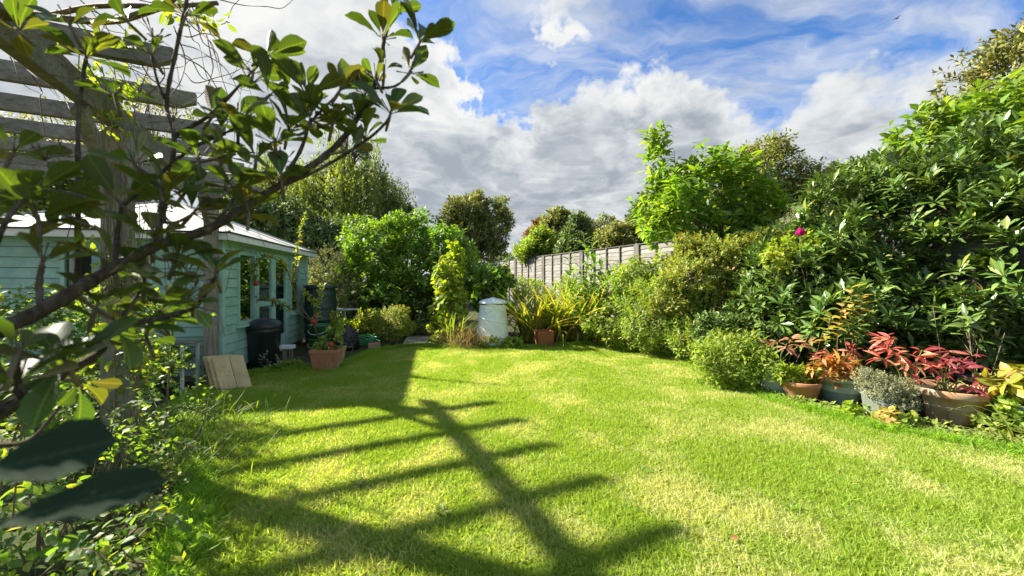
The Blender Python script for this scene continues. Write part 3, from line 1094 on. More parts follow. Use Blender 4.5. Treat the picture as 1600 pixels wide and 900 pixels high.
for i in range(4):
    MB().beam(lo_[i] + [0, 0, .022], lo_[(i + 1) % 4] + [0, 0, .022], .05, .022, ext=.012).build('drip_edge', BLACKG, house)
hip = MB()
for i, a_ in ((0, ap[0]), (1, ap[1]), (2, ap[1]), (3, ap[0])):
    hip.tube([lo_[i] + [0, 0, .035], a_ + [0, 0, .035]], .022, 6)
hip.build('hip_cap', FELT, house)
for i in range(4):
    a_, b_ = lo_[i], lo_[(i + 1) % 4]
    MB().beam(a_ + [0, 0, -.035], b_ + [0, 0, -.035], .022, .09, ext=.010 * (1 if i % 2 else -1)).build('fascia', CREAM, house)
sof = MB()
ic = [HC + [0, 0, ez], HC + HU * LEN + [0, 0, ez], HC + HU * LEN + HV * WID + [0, 0, ez], HC + HV * WID + [0, 0, ez]]
for i in range(4):
    j = (i + 1) % 4
    sof._add([lo_[i] - [0, 0, .02], lo_[j] - [0, 0, .02], ic[j] - [0, 0, .02], ic[i] - [0, 0, .02]], [(0, 1, 2, 3)])
sof.build('soffit', TEAL, house)
# things seen through the glass: a curtain-like blind and a table stay part of the house
cur = MB()
for kx in range(10):
    cur.box(HC + HU * (.50 + kx * .045) - nR * (.12 + .015 * (kx % 2)) + np.array([0, 0, 1.05]), (.046, .012, .5), rotR)
cur.build('curtain', rough_mat('brown_curtain', (.32, .22, .13), (.48, .36, .23), 12, (1, 1, .2), .9, .1, .1), house)

# ================================================================== PERGOLA
BA = np.array([-4.04, 5.16, 0])
BB = np.array([-2.87, 2.8, 0])
bd = (BB - BA) / np.linalg.norm(BB - BA)
bn = np.array([-bd[1], bd[0], 0])       # towards the lawn
if bn[0] < 0:
    bn = -bn
perg = thing('pergola', 'weathered timber pergola with long beam and overhanging rafters', 'pergola', BA)
BT = 2.66
for q, rz in ((BA, 1), (BB, 1), (BB + bd * 2.6, 1), (BA - bn * 2.3, 1), (BB - bn * 2.3, 1), (BB + bd * 2.6 - bn * 2.3, 1)):
    mb = MB().box(q + [0, 0, (BT - .16) / 2 - .01], (.145, .145, BT - .14), np.column_stack([bd, bn, [0, 0, 1]]))
    mb.build('post', WEATHERZ, perg, bevel=.008)
for off in (0.0, -2.3):
    MB().beam(BA - bd * .5 + bn * off + [0, 0, BT - .08], BB + bd * 3.0 + bn * off + [0, 0, BT - .08], .075, .16).build('beam', WEATHER, perg, bevel=.006)
u_cross = 0
for i in range(12):
    yt = -.25 + i * .62
    q = BA + bd * yt
    a_ = q - bn * 2.75 + [0, 0, BT + .062]
    b_ = q + bn * (.54 + rng.normal() * .03) + [0, 0, BT + .062]
    dr_ = (b_ - a_) / np.linalg.norm(b_ - a_)
    mb = MB()
    # tapered tail end of each rafter
    s_ = bd * .026
    up = np.array([0, 0, .06])
    V = [a_ - s_ - up, a_ + s_ - up, a_ + s_ + up, a_ - s_ + up]
    mb._add(V + [b_ - dr_ * .1 - s_ - up, b_ - dr_ * .1 + s_ - up, b_ + s_ + up, b_ - s_ + up, b_ - s_ - up * .25, b_ + s_ - up * .25],
            [(3, 2, 1, 0), (0, 1, 5, 4), (2, 3, 7, 6), (1, 2, 6, 9, 5), (3, 0, 4, 8, 7), (4, 5, 9, 8), (8, 9, 6, 7)])
    o = mb.build('rafter', WEATHER, perg)
    o.rotation_euler = (0, 0, 0)
for q in (BA, BB):
    MB().beam(q + bd * .08 + [0, 0, 2.05], q + bd * .5 + [0, 0, 2.47], .06, .07).build('brace', WEATHER, perg)

# ================================================================== FENCE
FP = 7.6
FS = FP / 5.4
fth = R(25)
fdir = np.array([-math.sin(fth), math.cos(fth), 0])
f0 = np.array([FP * math.cos(fth), FP * math.sin(fth), 0])
fnrm = np.array([-fdir[1], fdir[0], 0])
if fnrm[1] > 0:
    fnrm = -fnrm
FW = wood_mat('fence_timber', (.20, .19, .165), (.33, .31, .275), 0, 3.0, .9)
FPOST = wood_mat('fence_post_timber', (.11, .10, .085), (.19, .18, .155), 2, 3.0, .9)
fence = thing('fence', 'weathered grey waney lap panel fence along the right border', 'fence', f0)
frot = np.column_stack([fdir, fnrm, [0, 0, 1]])
s = .35
pi = 0
slat_me = None
while s < 17.5:
    MB().box(f0 + fdir * s + [0, 0, 1.22], (.10, .10, 2.46), frot).build('fence_post', FPOST, fence)
    pw_ = 2.50
    pc = f0 + fdir * (s + .045 + pw_ / 2)
    pn = MB()
    for d_ in (-.03, .028):
        pass
    pn.box(pc + [0, 0, 2.425], (pw_ - .01, .085, .022), frot)
    pan = pn.build('cap_rail', FPOST, fence)
    MB().box(pc + [0, 0, .16], (pw_ - .01, .03, .30), frot).build('gravel_board', FPOST, fence)
    nsl = 18
    for k_ in range(nsl):
        zb = .33 + k_ * .115
        if slat_me is None:
            mb = MB()
            nx = 9
            V = []
            for iz in (0, 1):
                for ix in range(nx + 1):
                    xx = -pw_ / 2 + .01 + (pw_ - .02) * ix / nx
                    wv = .012 * math.sin(ix * 1.7) + .008 * math.sin(ix * 3.1 + 1)
                    V.append((xx, .012 if iz == 0 else 0.0, (-.062 + wv) if iz == 0 else .062))
            mb._add(V, [(ix, ix + 1, nx + 2 + ix, nx + 1 + ix) for ix in range(nx)])
            b0 = len(mb.v)
            mb._add([(x, y - .008, z) for x, y, z in V], [(ix + 1, ix, nx + 1 + ix, nx + 2 + ix) for ix in range(nx)])
            mb.f += [(ix + 1, ix, b0 + ix, b0 + ix + 1) for ix in range(nx)]
            slat_me = mk_mesh('slat', np.array(mb.v), mb.f, smooth=False, mats=(FW,))
        o = bpy.data.objects.new('slat', slat_me)
        COL.objects.link(o)
        o.parent = fence
        M = Matrix.Identity(4)
        flip = 1 if (k_ * 7 + pi * 3) % 2 else -1
        for r_ in range(3):
            M[r_][0], M[r_][1], M[r_][2] = fdir[r_] * flip, fnrm[r_], (0, 0, 1)[r_]
            M[r_][3] = (pc + [0, 0, zb + .045] + fnrm * (.004 * (k_ % 2)) - f0)[r_]
        o.matrix_local = M
    for j in range(5):
        uu = s + .045 + .03 + (pw_ - .06) * j / 4
        MB().box(f0 + fdir * uu + fnrm * .036 + [0, 0, 1.37], (.04, .03, 2.08), frot).build('batten', FPOST, fence)
    s += pw_ + .09
    pi += 1
MB().box(f0 + fdir * s + [0, 0, 1.22], (.10, .10, 2.46), frot).build('fence_post', FPOST, fence)
# ================================================================== PLANTS: generic builders
def shrub(name, label, cat, base, blobs, n, k, L, W, mat, tp=T_OVA, lo=T_LOW, nobj=0, slen=.12, beta=55, up=.5, droop=0.0, inner=.5, rough=.22, freq=3.0, r0=.03, nl=30, stems=3, bark=TWIG, jitL=.25, group=None, outw=.7, jit=.35, seed=0, trunk_h=None):
    root = thing(name, label, cat, (base[0], base[1], 0), group)
    pos, out = crown(blobs, n, inner, rough, freq, seed=seed)
    B, D, N = shoots(pos, out, k, slen, beta, up, outw, jit, droop)
    m = len(B)
    s_ = 1 + (rng.random(m) - .5) * 2 * jitL
    ok = B[:, 2] > .02
    leaves(root, B[ok], D[ok], N[ok], (L * s_)[ok], (W * s_)[ok], tp, mat, nobj, lo=lo)
    limbs(root, (base[0], base[1], 0), pos, nl, r0, bark, trunk_h, stems=stems)
    return root, pos, out


def C(px, py, Y, rx, rz, ry=None):
    """blob from photo centre, radii in photo pixels, ry in metres"""
    c = P(px, py, Y)
    return (c, np.array([rx / F * Y, ry if ry is not None else rx / F * Y, rz / F * Y]))


# ================================================================== FAR TREES
# birch with hanging strands
def weeping(name, label, base, top_z, rx, ry, nst, mat, seed, cx=0, gapy=0):
    root = thing(name, label, 'tree', (base[0], base[1], 0))
    b = np.array([base[0], base[1], 0.0])
    tb = MB()
    pl = smooth_poly([b, b + [.2, 0, top_z * .35], b + [-.1, .1, top_z * .7], b + [.1, 0, top_z * .95]], 5)
    tb.tube(pl, np.linspace(.22, .03, len(pl)), 8)
    tb.build('trunk', BARKP, root, smooth=True)
    lb_ = MB()
    B, D = [], []
    for i in range(nst // 9):
        a_ = rng.random() * 6.28
        rr = rng.random() ** .45
        hz = top_z * (1.0 - .42 * rr ** 1.5 - .20 * rng.random())
        q = b + [math.cos(a_) * rr * rx, math.sin(a_) * rr * ry, 0]
        q[2] = hz
        st = b + [0, 0, min(hz - .5, top_z * (.35 + .4 * rng.random()))]
        lb_.tube(smooth_poly([st, (st + q) / 2 + [0, 0, .9], q], 4), np.linspace(.07, .012, 9), 4, cap=False)
        for k in range(9):
            s0 = q + rng.normal(size=3) * np.array([.30, .30, .18])
            ln = (1.2 + 2.6 * rng.random()) * (.7 + .5 * rr)
            k_ = int(ln * 13)
            t = np.linspace(0, 1, k_)
            dr = rng.normal(size=3) * .12
            B.append(s0 + np.column_stack([dr[0] * t, dr[1] * t, .15 * np.sin(t * 2) - ln * t]) + rng.normal(size=(k_, 3)) * np.array([.05, .05, .03]))
            D.append(np.column_stack([rng.normal(size=(k_, 2)) * .45, -np.ones(k_)]))
    lb_.build('branches', BARK, root, smooth=True)
    B = np.vstack(B)
    D = np.vstack(D)
    m = len(B)
    leaves(root, B, D, rng.normal(size=(m, 3)), .17 * (.6 + .8 * rng.random(m)), .075 * (.6 + .8 * rng.random(m)), T_TRI, mat, 0, rest='crown')
    return root


weeping('birch_tree', 'tall weeping birch with hanging strands behind the summer house', (-10.3, 24.0), 12.0, 3.9, 3.0, 900, LM['birch'], 1)
weeping('birch_tree', 'second looser weeping birch left of the tall one behind the roof', (-15.5, 25), 11.0, 4.2, 3.0, 560, LM['birch'], 2)


def tree(name, label, base, blobs, n, k, L, W, mat, r0=.12, nl=40, tp=T_TRI, inner=.45, rough=.28, freq=1.2, bark=BARK, slen=.35, seed=0, group=None, beta=60, up=.3, trunk_h=None):
    return shrub(name, label, 'tree', base, blobs, n, k, L, W, mat, tp, tp, 0, slen, beta, up, 0.0, inner, rough, freq, r0, nl, 1, bark, .35, group, seed=seed, trunk_h=trunk_h)


tree('evergreen_tree', 'dark dense evergreen low behind the summer house roof', (-6.8, 14.2), [C(450, 365, 14.2, 80, 45, 1.2), C(390, 350, 14.4, 60, 50, 1.2), C(520, 385, 14.6, 60, 35, 1.2)], 2600, 9, .15, .08, LM['dark'])
tree('bare_tree', 'pale airy thin leaved tree seen through the pergola rafters', (-11.5, 12.5), [C(150, 215, 12.5, 110, 50, 1.3), C(60, 240, 12.2, 80, 50, 1.3), C(235, 210, 12.8, 60, 60, 1.2)], 1500, 6, .11, .06, LM['pale'], nl=120, inner=.2, r0=.09)
tree('bushy_tree', 'bright green bushy tree behind the summer house at far left', (-14, 11.5), [C(20, 290, 11.5, 160, 60, 1.5), C(130, 300, 12, 80, 40, 1.2)], 1700, 8, .13, .08, LM['birch'])
tree('hazel_tree', 'dark olive rounded tree rising behind the bright green bush', (-2.3, 24.0), [C(742, 375, 24, 52, 58, 2.2), C(710, 345, 24.2, 30, 32, 1.5), C(775, 360, 23.8, 26, 40, 1.4), C(748, 325, 24, 28, 20, 1.1), C(722, 322, 24, 16, 14, .8)], 2600, 8, .24, .09, LM['olive'], nl=120, rough=.45, inner=.3)
tree('small_tree', 'small grey green tree between birch and dark olive tree', (-6.2, 22), [C(615, 340, 22, 20, 30, 1.0), C(640, 345, 22, 12, 20, .8)], 500, 7, .2, .1, LM['dark'])
tree('round_tree', 'round topped olive brown tree beyond the fence', (2.8, 24), [C(872, 372, 24, 46, 34, 2), C(895, 365, 24, 34, 22, 1.8)], 2600, 8, .22, .13, LM['olive'], rough=.2)
tree('red_tree', 'rust coloured tree top left of the round topped tree', (1.6, 25), [C(842, 372, 25, 20, 20, 1.2)], 700, 8, .22, .13, LM['rust'])
tree('pale_bush', 'light green plumed bush just beyond the fence', (.9, 17), [C(846, 385, 17, 30, 22, 1.0), C(822, 396, 17, 22, 14, .9)], 1300, 7, .18, .06, LM['mid'], up=1.2)
tree('holly_tree', 'glossy grey green conical shrub beyond the fence', (2.55, 15), [C(902, 368, 15, 22, 28, .7), C(898, 392, 15, 30, 22, .8)], 1300, 8, .14, .08, LM['dark'])
tree('grey_tree', 'grey leaved thin tree on the skyline beyond the fence', (5.6, 27), [C(945, 360, 27, 34, 18, 1.5), C(915, 362, 27, 18, 12, 1.2)], 900, 7, .24, .1, LM['grey'])
tree('golden_hedge', 'golden green hedge mass rising over the fence', (5.0, 17), [C(975, 382, 17, 50, 26, 1.2), C(940, 390, 17, 30, 18, 1.0), C(1025, 380, 17, 40, 30, 1.2)], 2600, 8, .15, .09, LM['olive'])
tree('ivy_tree', 'dark ivy clad tree behind the large leaved shrub', (7.6, 18), [C(1005, 345, 18, 26, 36, 1.1), C(1035, 340, 18, 40, 44, 1.3)], 1500, 8, .18, .1, LM['dark'])
tree('ash_tree', 'airy olive green tree behind the large leaved shrub', (9.2, 14), [C(1200, 275, 14, 54, 48, 1.5), C(1235, 310, 14, 44, 44, 1.3), C(1170, 262, 14, 36, 30, 1.2), C(1190, 330, 14, 60, 36, 1.3)], 2600, 8, .14, .06, LM['olive'], nl=120, rough=.36, inner=.25)
tree('oak_hedge', 'dark rounded hedge on the right skyline', (16.5, 19), [C(1320, 300, 19, 70, 34, 2), C(1270, 312, 19, 50, 30, 1.6), C(1370, 290, 19, 60, 40, 1.8)], 3200, 9, .19, .11, LM['dark'], rough=.2)

# far-off wood that closes the horizon
wd = thing('far_wood', 'distant line of trees on the horizon beyond the gardens', 'wood', (0, 45, 0))
wd['kind'] = 'stuff'
bl = []
for x in np.arange(-75, 85, 5.0):
    bl.append(((x + rng.normal(), 45 + rng.normal() * 2, 1.6), (3.8, 2.6, 2.2 + rng.random() * 1.2)))
pos, out = crown(bl, 9000, .5, .25, .6)
B, D, N = shoots(pos, out, 4, .5, 60, .3)
leaves(wd, B, D, N, .65, .4, T_TRI, LM['dark'], 0, rest='crown')

# ================================================================== MIDDLE SHRUBS
shrub('lilac_bush', 'big bright green rounded bush at the end of the lawn', 'bush', (-2.8, 10.6),
      [C(640, 430, 10.4, 92, 70, 1.2), C(575, 395, 10.5, 52, 48, 1.0), C(605, 375, 10.6, 44, 40, .9), C(690, 400, 10.4, 52, 58, 1.0), C(560, 440, 10.2, 50, 50, .9), C(640, 370, 10.7, 44, 36, .9), C(720, 420, 10.4, 28, 42, .7)],
      2900, 9, .115, .07, LM['bright'], T_OVA, T_LOW, 0, .2, 60, .5, .15, .55, .26, 2.2, .05, 60, 4, seed=3)
shrub('ivy_mound', 'dark shaded ivy mound under the bright green bush', 'bush', (-2.6, 10.0), [C(650, 490, 10, 60, 42, .7), C(570, 490, 10.1, 34, 34, .6)], 700, 8, .09, .07, LM['dark'], slen=.15)
shrub('variegated_shrub', 'pale pinkish variegated shrub beside the summer house corner', 'shrub', (-4.6, 10.2), [C(520, 425, 10.2, 42, 36, .8), C(505, 455, 10.0, 40, 32, .7), C(555, 460, 9.8, 30, 26, .6)], 1500, 7, .065, .036, LM['pale'], slen=.12, seed=4)
shrub('weedy_bush', 'sunlit pale green weeds around the white table', 'plant', (-3.3, 8.9), [C(540, 515, 9.2, 30, 12, .4), C(575, 505, 9.0, 24, 22, .4), C(530, 520, 8.8, 16, 14, .3)], 500, 6, .08, .04, LM['lime'], slen=.12)
shrub('box_shrub', 'small rounded clipped shrub beside the stone path', 'shrub', (-2.5, 8.35), [C(615, 506, 8.3, 30, 27, .42)], 1300, 7, .034, .02, LM['gold'], slen=.07, rough=.16, r0=.02, nl=60, inner=.35, seed=6)

# bean tepee and vine
shrub('climbing_bean', 'tall yellow green climbing bean plant left of the white bin', 'climber', (-1.40, 8.75),
      [C(703, 425, 8.7, 26, 34, .32), C(700, 470, 8.7, 25, 40, .32), C(695, 515, 8.6, 24, 26, .3), C(712, 405, 8.7, 15, 20, .2)], 330, 6, .115, .095, LM['lime'], T_RND, T_RND, 260, .14, 70, .2, .4, .4, .3, 4, .015, 10, 4, STEMG, seed=7)
shrub('grape_vine', 'rounded bright green vine growing above the white bin', 'climber', (-.5, 9.4),
      [C(770, 432, 9.4, 36, 25, .42), C(745, 445, 9.3, 20, 22, .3), C(765, 470, 9.5, 30, 22, .3)], 300, 6, .115, .10, LM['bright'], T_RND, T_RND, 260, .14, 70, .3, .35, .45, .25, 4, .02, 20, 3, seed=8)


def straps(name, label, cat, base, n, L, W, mat, spread=.55, nobj=200, rad=.2, tp=T_STR, group=None, jl=.35):
    root = thing(name, label, cat, (base[0], base[1], base[2] if len(base) > 2 else 0), group)
    b = np.array([*base[:2], base[2] if len(base) > 2 else 0.0])
    a_ = rng.random(n) * 6.28
    sp = np.abs(rng.normal(size=n)) * spread + .08
    B = b + np.column_stack([rng.normal(size=n) * rad, rng.normal(size=n) * rad, np.zeros(n)])
    D = np.column_stack([np.cos(a_) * sp, np.sin(a_) * sp, np.ones(n)])
    N = np.column_stack([-np.cos(a_), -np.sin(a_), np.full(n, .6)]) * -1 * -1
    N = np.column_stack([-np.cos(a_), -np.sin(a_), np.full(n, .25)])
    leaves(root, B, D, N, L * (1 - jl / 2 + jl * rng.random(n)), W, tp, mat, nobj)
    return root


for i, (px, py, Y, n, L, lab) in enumerate([
        (832, 533, 9.1, 150, 1.35, 'left arching crocosmia clump with yellowing leaves beside the white bin'),
        (880, 533, 9.2, 190, 1.5, 'middle crocosmia clump arching over the brown square pot'),
        (922, 535, 8.9, 120, 1.3, 'right crocosmia clump with green strap leaves before the laurel')]):
    g_ = P(px, py, Y)
    straps('crocosmia', lab, 'plant', (g_[0], g_[1], 0.0), n, L, .042, LM['strap'], .42, 150, .2, group='crocosmia clumps along the back border')
straps('grass_clump', 'dry brown grass clump at the foot of the climbing bean', 'grass', (-1.0, 8.3), 420, .55, .010, LM['dry'], .55, 0, .22)
straps('grass_clump', 'straw coloured grass clump close to the white bin foot', 'grass', (-.72, 8.2), 220, .42, .010, LM['dry'], .6, 0, .18)
straps('iris_clump', 'upright yellow green leaf blades in front of the bean plant', 'plant', (-1.25, 8.4), 60, .75, .018, LM['mid'], .25, 60, .12)
shrub('low_plant', 'small dark leafy plant at the foot of the white bin', 'plant', (-.35, 8.05), [C(770, 535, 8.1, 26, 9, .2), C(800, 537, 8.1, 16, 9, .2)], 200, 6, .06, .04, LM['mid'], slen=.06, r0=.006, nl=10)

shrub('border_shrub', 'loose yellow green shrub behind the crocosmia against the fence', 'shrub', (1.0, 10.4), [C(832, 470, 10.4, 34, 34, .5), C(885, 468, 10.2, 36, 36, .5), C(945, 455, 9.8, 36, 34, .5), C(985, 440, 9.6, 34, 30, .5)], 900, 7, .11, .04, LM['mid'], T_LAN, T_LOW, 0, .16, 55, .9, .1, .35, .3, 3, .014, 30, 5, seed=41)
# laurel stems
def stem_plant(name, label, cat, base, tops, L, W, mat, k=14, nobj=300, r0=.012, tp=T_LAN, t0=.35, beta=60, bark=STEMG, group=None, droop=.1):
    root = thing(name, label, cat, (base[0], base[1], base[2] if len(base) > 2 else 0), group)
    b = np.array([*base[:2], base[2] if len(base) > 2 else 0.0])
    mb = MB()
    B, D, N = [], [], []
    for tp_ in tops:
        tp_ = np.array(tp_, float)
        mid = (b + tp_) / 2 + rng.normal(size=3) * .06 * np.array([1, 1, .2])
        pl = smooth_poly([b + rng.normal(size=3) * .03 * np.array([1, 1, 0]), mid, tp_], 8)
        MB().tube(pl, np.linspace(r0, r0 * .35, len(pl)), 5).build('stem', bark, root, smooth=True)
        d_ = norm(np.gradient(pl, axis=0))
        for j in range(k):
            t = t0 + (1 - t0) * (j + .6) / k
            x = t * (len(pl) - 1)
            i0 = min(int(x), len(pl) - 2)
            p_ = pl[i0] + (pl[i0 + 1] - pl[i0]) * (x - i0)
            a_ = j * 2.4 + rng.normal() * .3
            ax = d_[i0]
            s1 = norm(np.cross(ax, [.3, .2, .9]))
            s2 = np.cross(ax, s1)
            rad = s1 * math.cos(a_) + s2 * math.sin(a_)
            be = R(beta * (1.2 - .6 * t) + rng.normal() * 8)
            B.append(p_)
            D.append(ax * math.cos(be) + rad * math.sin(be) - np.array([0, 0, droop]))
            N.append(ax + np.array([0, 0, .4]))
    m = len(B)
    s_ = .75 + .5 * rng.random(m)
    leaves(root, B, D, N, L * s_, W * s_, tp, mat, nobj)
    return root


b_ = P(925, 540, 8.7)
stem_plant('laurel', 'tall laurel with upright leafy stems before the grey fence', 'shrub', (b_[0], b_[1], 0), [P(912, 368, 8.7), P(925, 380, 8.8), P(888, 405, 8.7), P(905, 415, 8.5), P(940, 400, 8.6), P(955, 420, 8.6), P(918, 440, 8.3), P(970, 440, 8.5), P(900, 450, 8.4), P(930, 395, 8.4), P(920, 385, 8.5), P(945, 430, 8.3), P(890, 430, 8.4), P(935, 450, 8.2)], .24, .085, LM['bright'], 22, t0=.25)
shrub('ash_seedlings', 'yellow green leafy saplings right of the laurel', 'shrub', (1.9, 8.3), [C(985, 460, 8.2, 46, 34, .5), C(950, 500, 8.0, 40, 36, .5), C(1000, 425, 8.3, 34, 22, .4), C(1035, 430, 8.0, 34, 28, .4)], 520, 7, .12, .05, LM['mid'], T_LAN, T_LOW, 120, .18, 60, .8, .2, .3, .3, 3, .02, 30, 4, seed=9)
shrub('mint_bush', 'fresh green leafy bush along the lawn edge below the golden shrub', 'shrub', (2.9, 7.4), [C(1030, 500, 7.2, 52, 48, .55), C(990, 515, 7.6, 34, 30, .45), C(1065, 490, 7.0, 44, 44, .5), C(1000, 470, 7.6, 40, 40, .5), C(1075, 530, 6.5, 36, 26, .35)], 1900, 7, .075, .03, LM['mid'], T_LAN, T_LOW, 150, .16, 55, .9, .1, .4, .28, 3.5, .014, 40, 5, seed=10)
shrub('golden_spiraea', 'rounded golden yellow shrub with reddish tips before the fence', 'shrub', (3.8, 7.1),
      [C(1125, 430, 7.0, 84, 66, .7), C(1165, 400, 7.1, 56, 40, .6), C(1085, 430, 7.1, 56, 50, .6), C(1130, 490, 6.7, 76, 44, .5), C(1190, 435, 6.8, 40, 60, .45), C(1060, 470, 6.8, 40, 40, .4)],
      6200, 8, .066, .032, LM['gold'], T_LAN, T_LOW, 0, .10, 55, .7, 0, .5, .2, 3.2, .012, 40, 4, seed=11)
shrub('green_undergrowth', 'shaded green undergrowth below the golden shrub', 'shrub', (3.3, 6.2), [C(1130, 525, 6.0, 70, 34, .4), C(1200, 510, 5.7, 30, 50, .3), C(1180, 490, 6.2, 40, 40, .35)], 1300, 8, .085, .04, LM['rhodo'], T_LAN, T_LOW, 0, .14, 55, .6, .1, .3, .3, 3, .012, 30, 4, seed=12)
shrub('goldenrod', 'upright pale green perennial clump left of the flower pots', 'plant', (2.95, 5.0), [C(1140, 568, 5.0, 48, 42, .4), C(1105, 560, 5.1, 24, 34, .3), C(1172, 565, 4.9, 24, 36, .3), C(1150, 545, 5.1, 50, 22, .35)],
      620, 8, .078, .022, LM['mid'], T_LAN, T_LAN, 280, .2, 50, 1.5, .05, .3, .25, 4, .003, 30, 10, STEMG, seed=13)
shrub('dead_clematis', 'tangled faded clematis mound on top of the fence', 'climber', (5.1, 6.5), [C(1275, 330, 6.6, 44, 24, .4), C(1235, 352, 6.8, 30, 16, .3), C(1300, 312, 6.5, 30, 16, .3)], 1200, 6, .04, .012, LM['grey'], slen=.08, nl=60, r0=.02, seed=14)
shrub('rose_bush', 'thin rose bush with one red bloom by the rhododendron', 'shrub', (4.05, 5.6), [C(1250, 385, 5.5, 26, 24, .2), C(1215, 400, 5.5, 24, 26, .2)], 130, 6, .055, .032, LM['lime'], T_OVA, T_OVA, 0, .1, 60, .6, .1, .3, .3, 4, .008, 20, 3, seed=15)


# red rose bloom
def rose(c, r_, mat):
    ro = thing('rose', 'single deep pink red rose bloom above the rhododendron', 'flower', c)
    mb = MB()
    b = np.array(c, float)
    for ring, (n, rr, z0) in enumerate([(4, .42, .75), (6, .72, .45), (8, 1.0, .05)]):
        for i in range(n):
            a_ = i / n * 6.28 + ring * .6
            rad = np.array([math.cos(a_), math.sin(a_), 0])
            tan = np.array([-math.sin(a_), math.cos(a_), 0])
            w_ = r_ * .62
            lo0 = b + rad * r_ * rr * .45 + [0, 0, r_ * (z0 - .65)]
            md = b + rad * r_ * rr * 1.02 + [0, 0, r_ * (z0 - .05)]
            tp0 = b + rad * r_ * rr * .86 + [0, 0, r_ * (z0 + .42)]
            mb._add([lo0 - tan * w_ * .4, lo0 + tan * w_ * .4, md + tan * w_ * .75 * rr ** .5, tp0 + tan * w_ * .4, tp0 - tan * w_ * .4, md - tan * w_ * .75 * rr ** .5], [(0, 1, 2, 5), (5, 2, 3, 4)])
    mb.build('petals', mat, ro, smooth=True)
    MB().tube([np.array(c) - [0, 0, .32], np.array(c) - [.01, 0, .15], np.array(c)], .004, 5).build('stem', STEMG, ro)


PINK = leaf_mat('rose_petal', [(0, (.36, .008, .09)), (1, (.46, .015, .14))], .25, .75, .1, (1.4, .9, 1.0), 0)
rose(P(1251, 364, 5.05), .056, PINK)

# magnolia-like shrub (the big leaved one before the sky)
mroot, mp, mo = shrub('magnolia', 'tall fresh green magnolia with large drooping leaves before the fence', 'shrub', (4.0, 8.2),
      [C(1100, 300, 8.2, 84, 58, .8), C(1045, 330, 8.2, 52, 52, .8), C(1150, 290, 8.2, 58, 48, .7), C(1085, 355, 8.1, 84, 36, .6), C(1180, 330, 8.2, 42, 46, .5), C(1030, 250, 8.2, 20, 34, .25), C(1022, 222, 8.2, 16, 18, .2), C(1040, 275, 8.2, 26, 26, .3)],
      820, 8, .20, .085, LM['magnolia'], T_OVA, T_LOWB, 300, .2, 58, .8, .28, .42, .26, 2.6, .045, 70, 3, BARKP, seed=16)

# ================================================================== RHODODENDRON and trees at the right
rroot, rp, ro_ = shrub('rhododendron', 'large glossy dark green rhododendron filling the right border', 'shrub', (5.2, 5.6),
      [((4.55, 5.8, 1.15), (1.05, .9, 1.15)), ((5.3, 5.5, 1.7), (1.0, .85, 1.35)), ((5.8, 4.9, 1.5), (.95, .8, 1.5)), ((5.75, 5.2, 2.4), (1.0, .8, .95)), ((4.8, 5.1, .75), (.9, .7, .75)), ((6.4, 4.5, 1.6), (.9, .8, 1.6)), ((6.3, 5.0, 2.6), (.9, .8, 1.0)), ((5.1, 5.7, 2.0), (.8, .7, .9)), ((4.25, 5.9, .9), (.6, .6, .85))],
      3700, 11, .185, .050, LM['rhodo'], T_OBL, T_LOWB, 300, .06, 52, 1.05, .0, .40, .30, 3.0, .05, 40, 4, BARK, seed=17, outw=.9, jit=.2)
shrub('fig_tree', 'tall broad leaved tree rising behind the rhododendron', 'tree', (8.2, 7.2),
      [((8.7, 7.0, 3.0), (1.9, .9, 1.6)), ((7.3, 7.0, 2.6), (1.1, .8, 1.0)), ((9.6, 7.0, 4.3), (1.3, .9, 1.0)), ((8.2, 7.0, 3.9), (1.0, .8, .7)), ((7.1, 7.0, 3.0), (.7, .6, .5))],
      1100, 8, .24, .10, LM['big'], T_OVA, T_LOWB, 260, .25, 62, .7, .25, .5, .2, 1.8, .08, 60, 2, BARK, seed=18)
tree('cypress_tree', 'olive feathery cypress at the top right corner', (13.6, 9.8), [((13.6, 9.8, 4.5), (2.0, 1.6, 4.0)), ((13.4, 9.8, 6.6), (1.2, 1.1, 2.0))], 3000, 9, .16, .06, LM['conifer'], tp=T_TRI, rough=.3, freq=1.8, inner=.6, slen=.3, beta=45, seed=19)

# ================================================================== POTS on the right
TERRA = rough_mat('terracotta', (.33, .14, .065), (.44, .21, .11), 9, (1, 1, .6), .85, .2, .2, (.42, .32, .22), 3.5)
TERRAP = rough_mat('pale_terracotta', (.37, .19, .09), (.47, .27, .14), 7, (1, 1, .6), .85, .2, .2, (.46, .35, .24), 2.8)
GLAZE = rough_mat('grey_glazed_pot', (.22, .25, .245), (.35, .38, .37), 8, (1, 1, 1), .35, .5, .15, (.14, .16, .13), 4)
TEALPOT = rough_mat('teal_glazed_pot', (.21, .28, .245), (.33, .41, .36), 6, (1, 1, 1), .35, .5, .1, (.42, .48, .44), 4)
STONE = rough_mat('grey_stone_pot', (.15, .165, .16), (.27, .29, .28), 14, (1, 1, 1), .9, .2, .5, (.20, .24, .16), 4)
BROWNP = rough_mat('brown_pot', (.24, .075, .03), (.32, .11, .05), 8, (1, 1, 1), .6, .3, .1)
SOIL = rough_mat('potting_soil', (.02, .015, .01), (.06, .045, .03), 30, (1, 1, 1), 1, .1, .8)
BLACKP = rough_mat('black_plastic', (.010, .012, .013), (.022, .025, .026), 6, (1, 1, 1), .42, .5, .06)
GREENP = rough_mat('dark_green_plastic', (.010, .030, .026), (.018, .045, .038), 6, (1, 1, 1), .4, .5, .06)


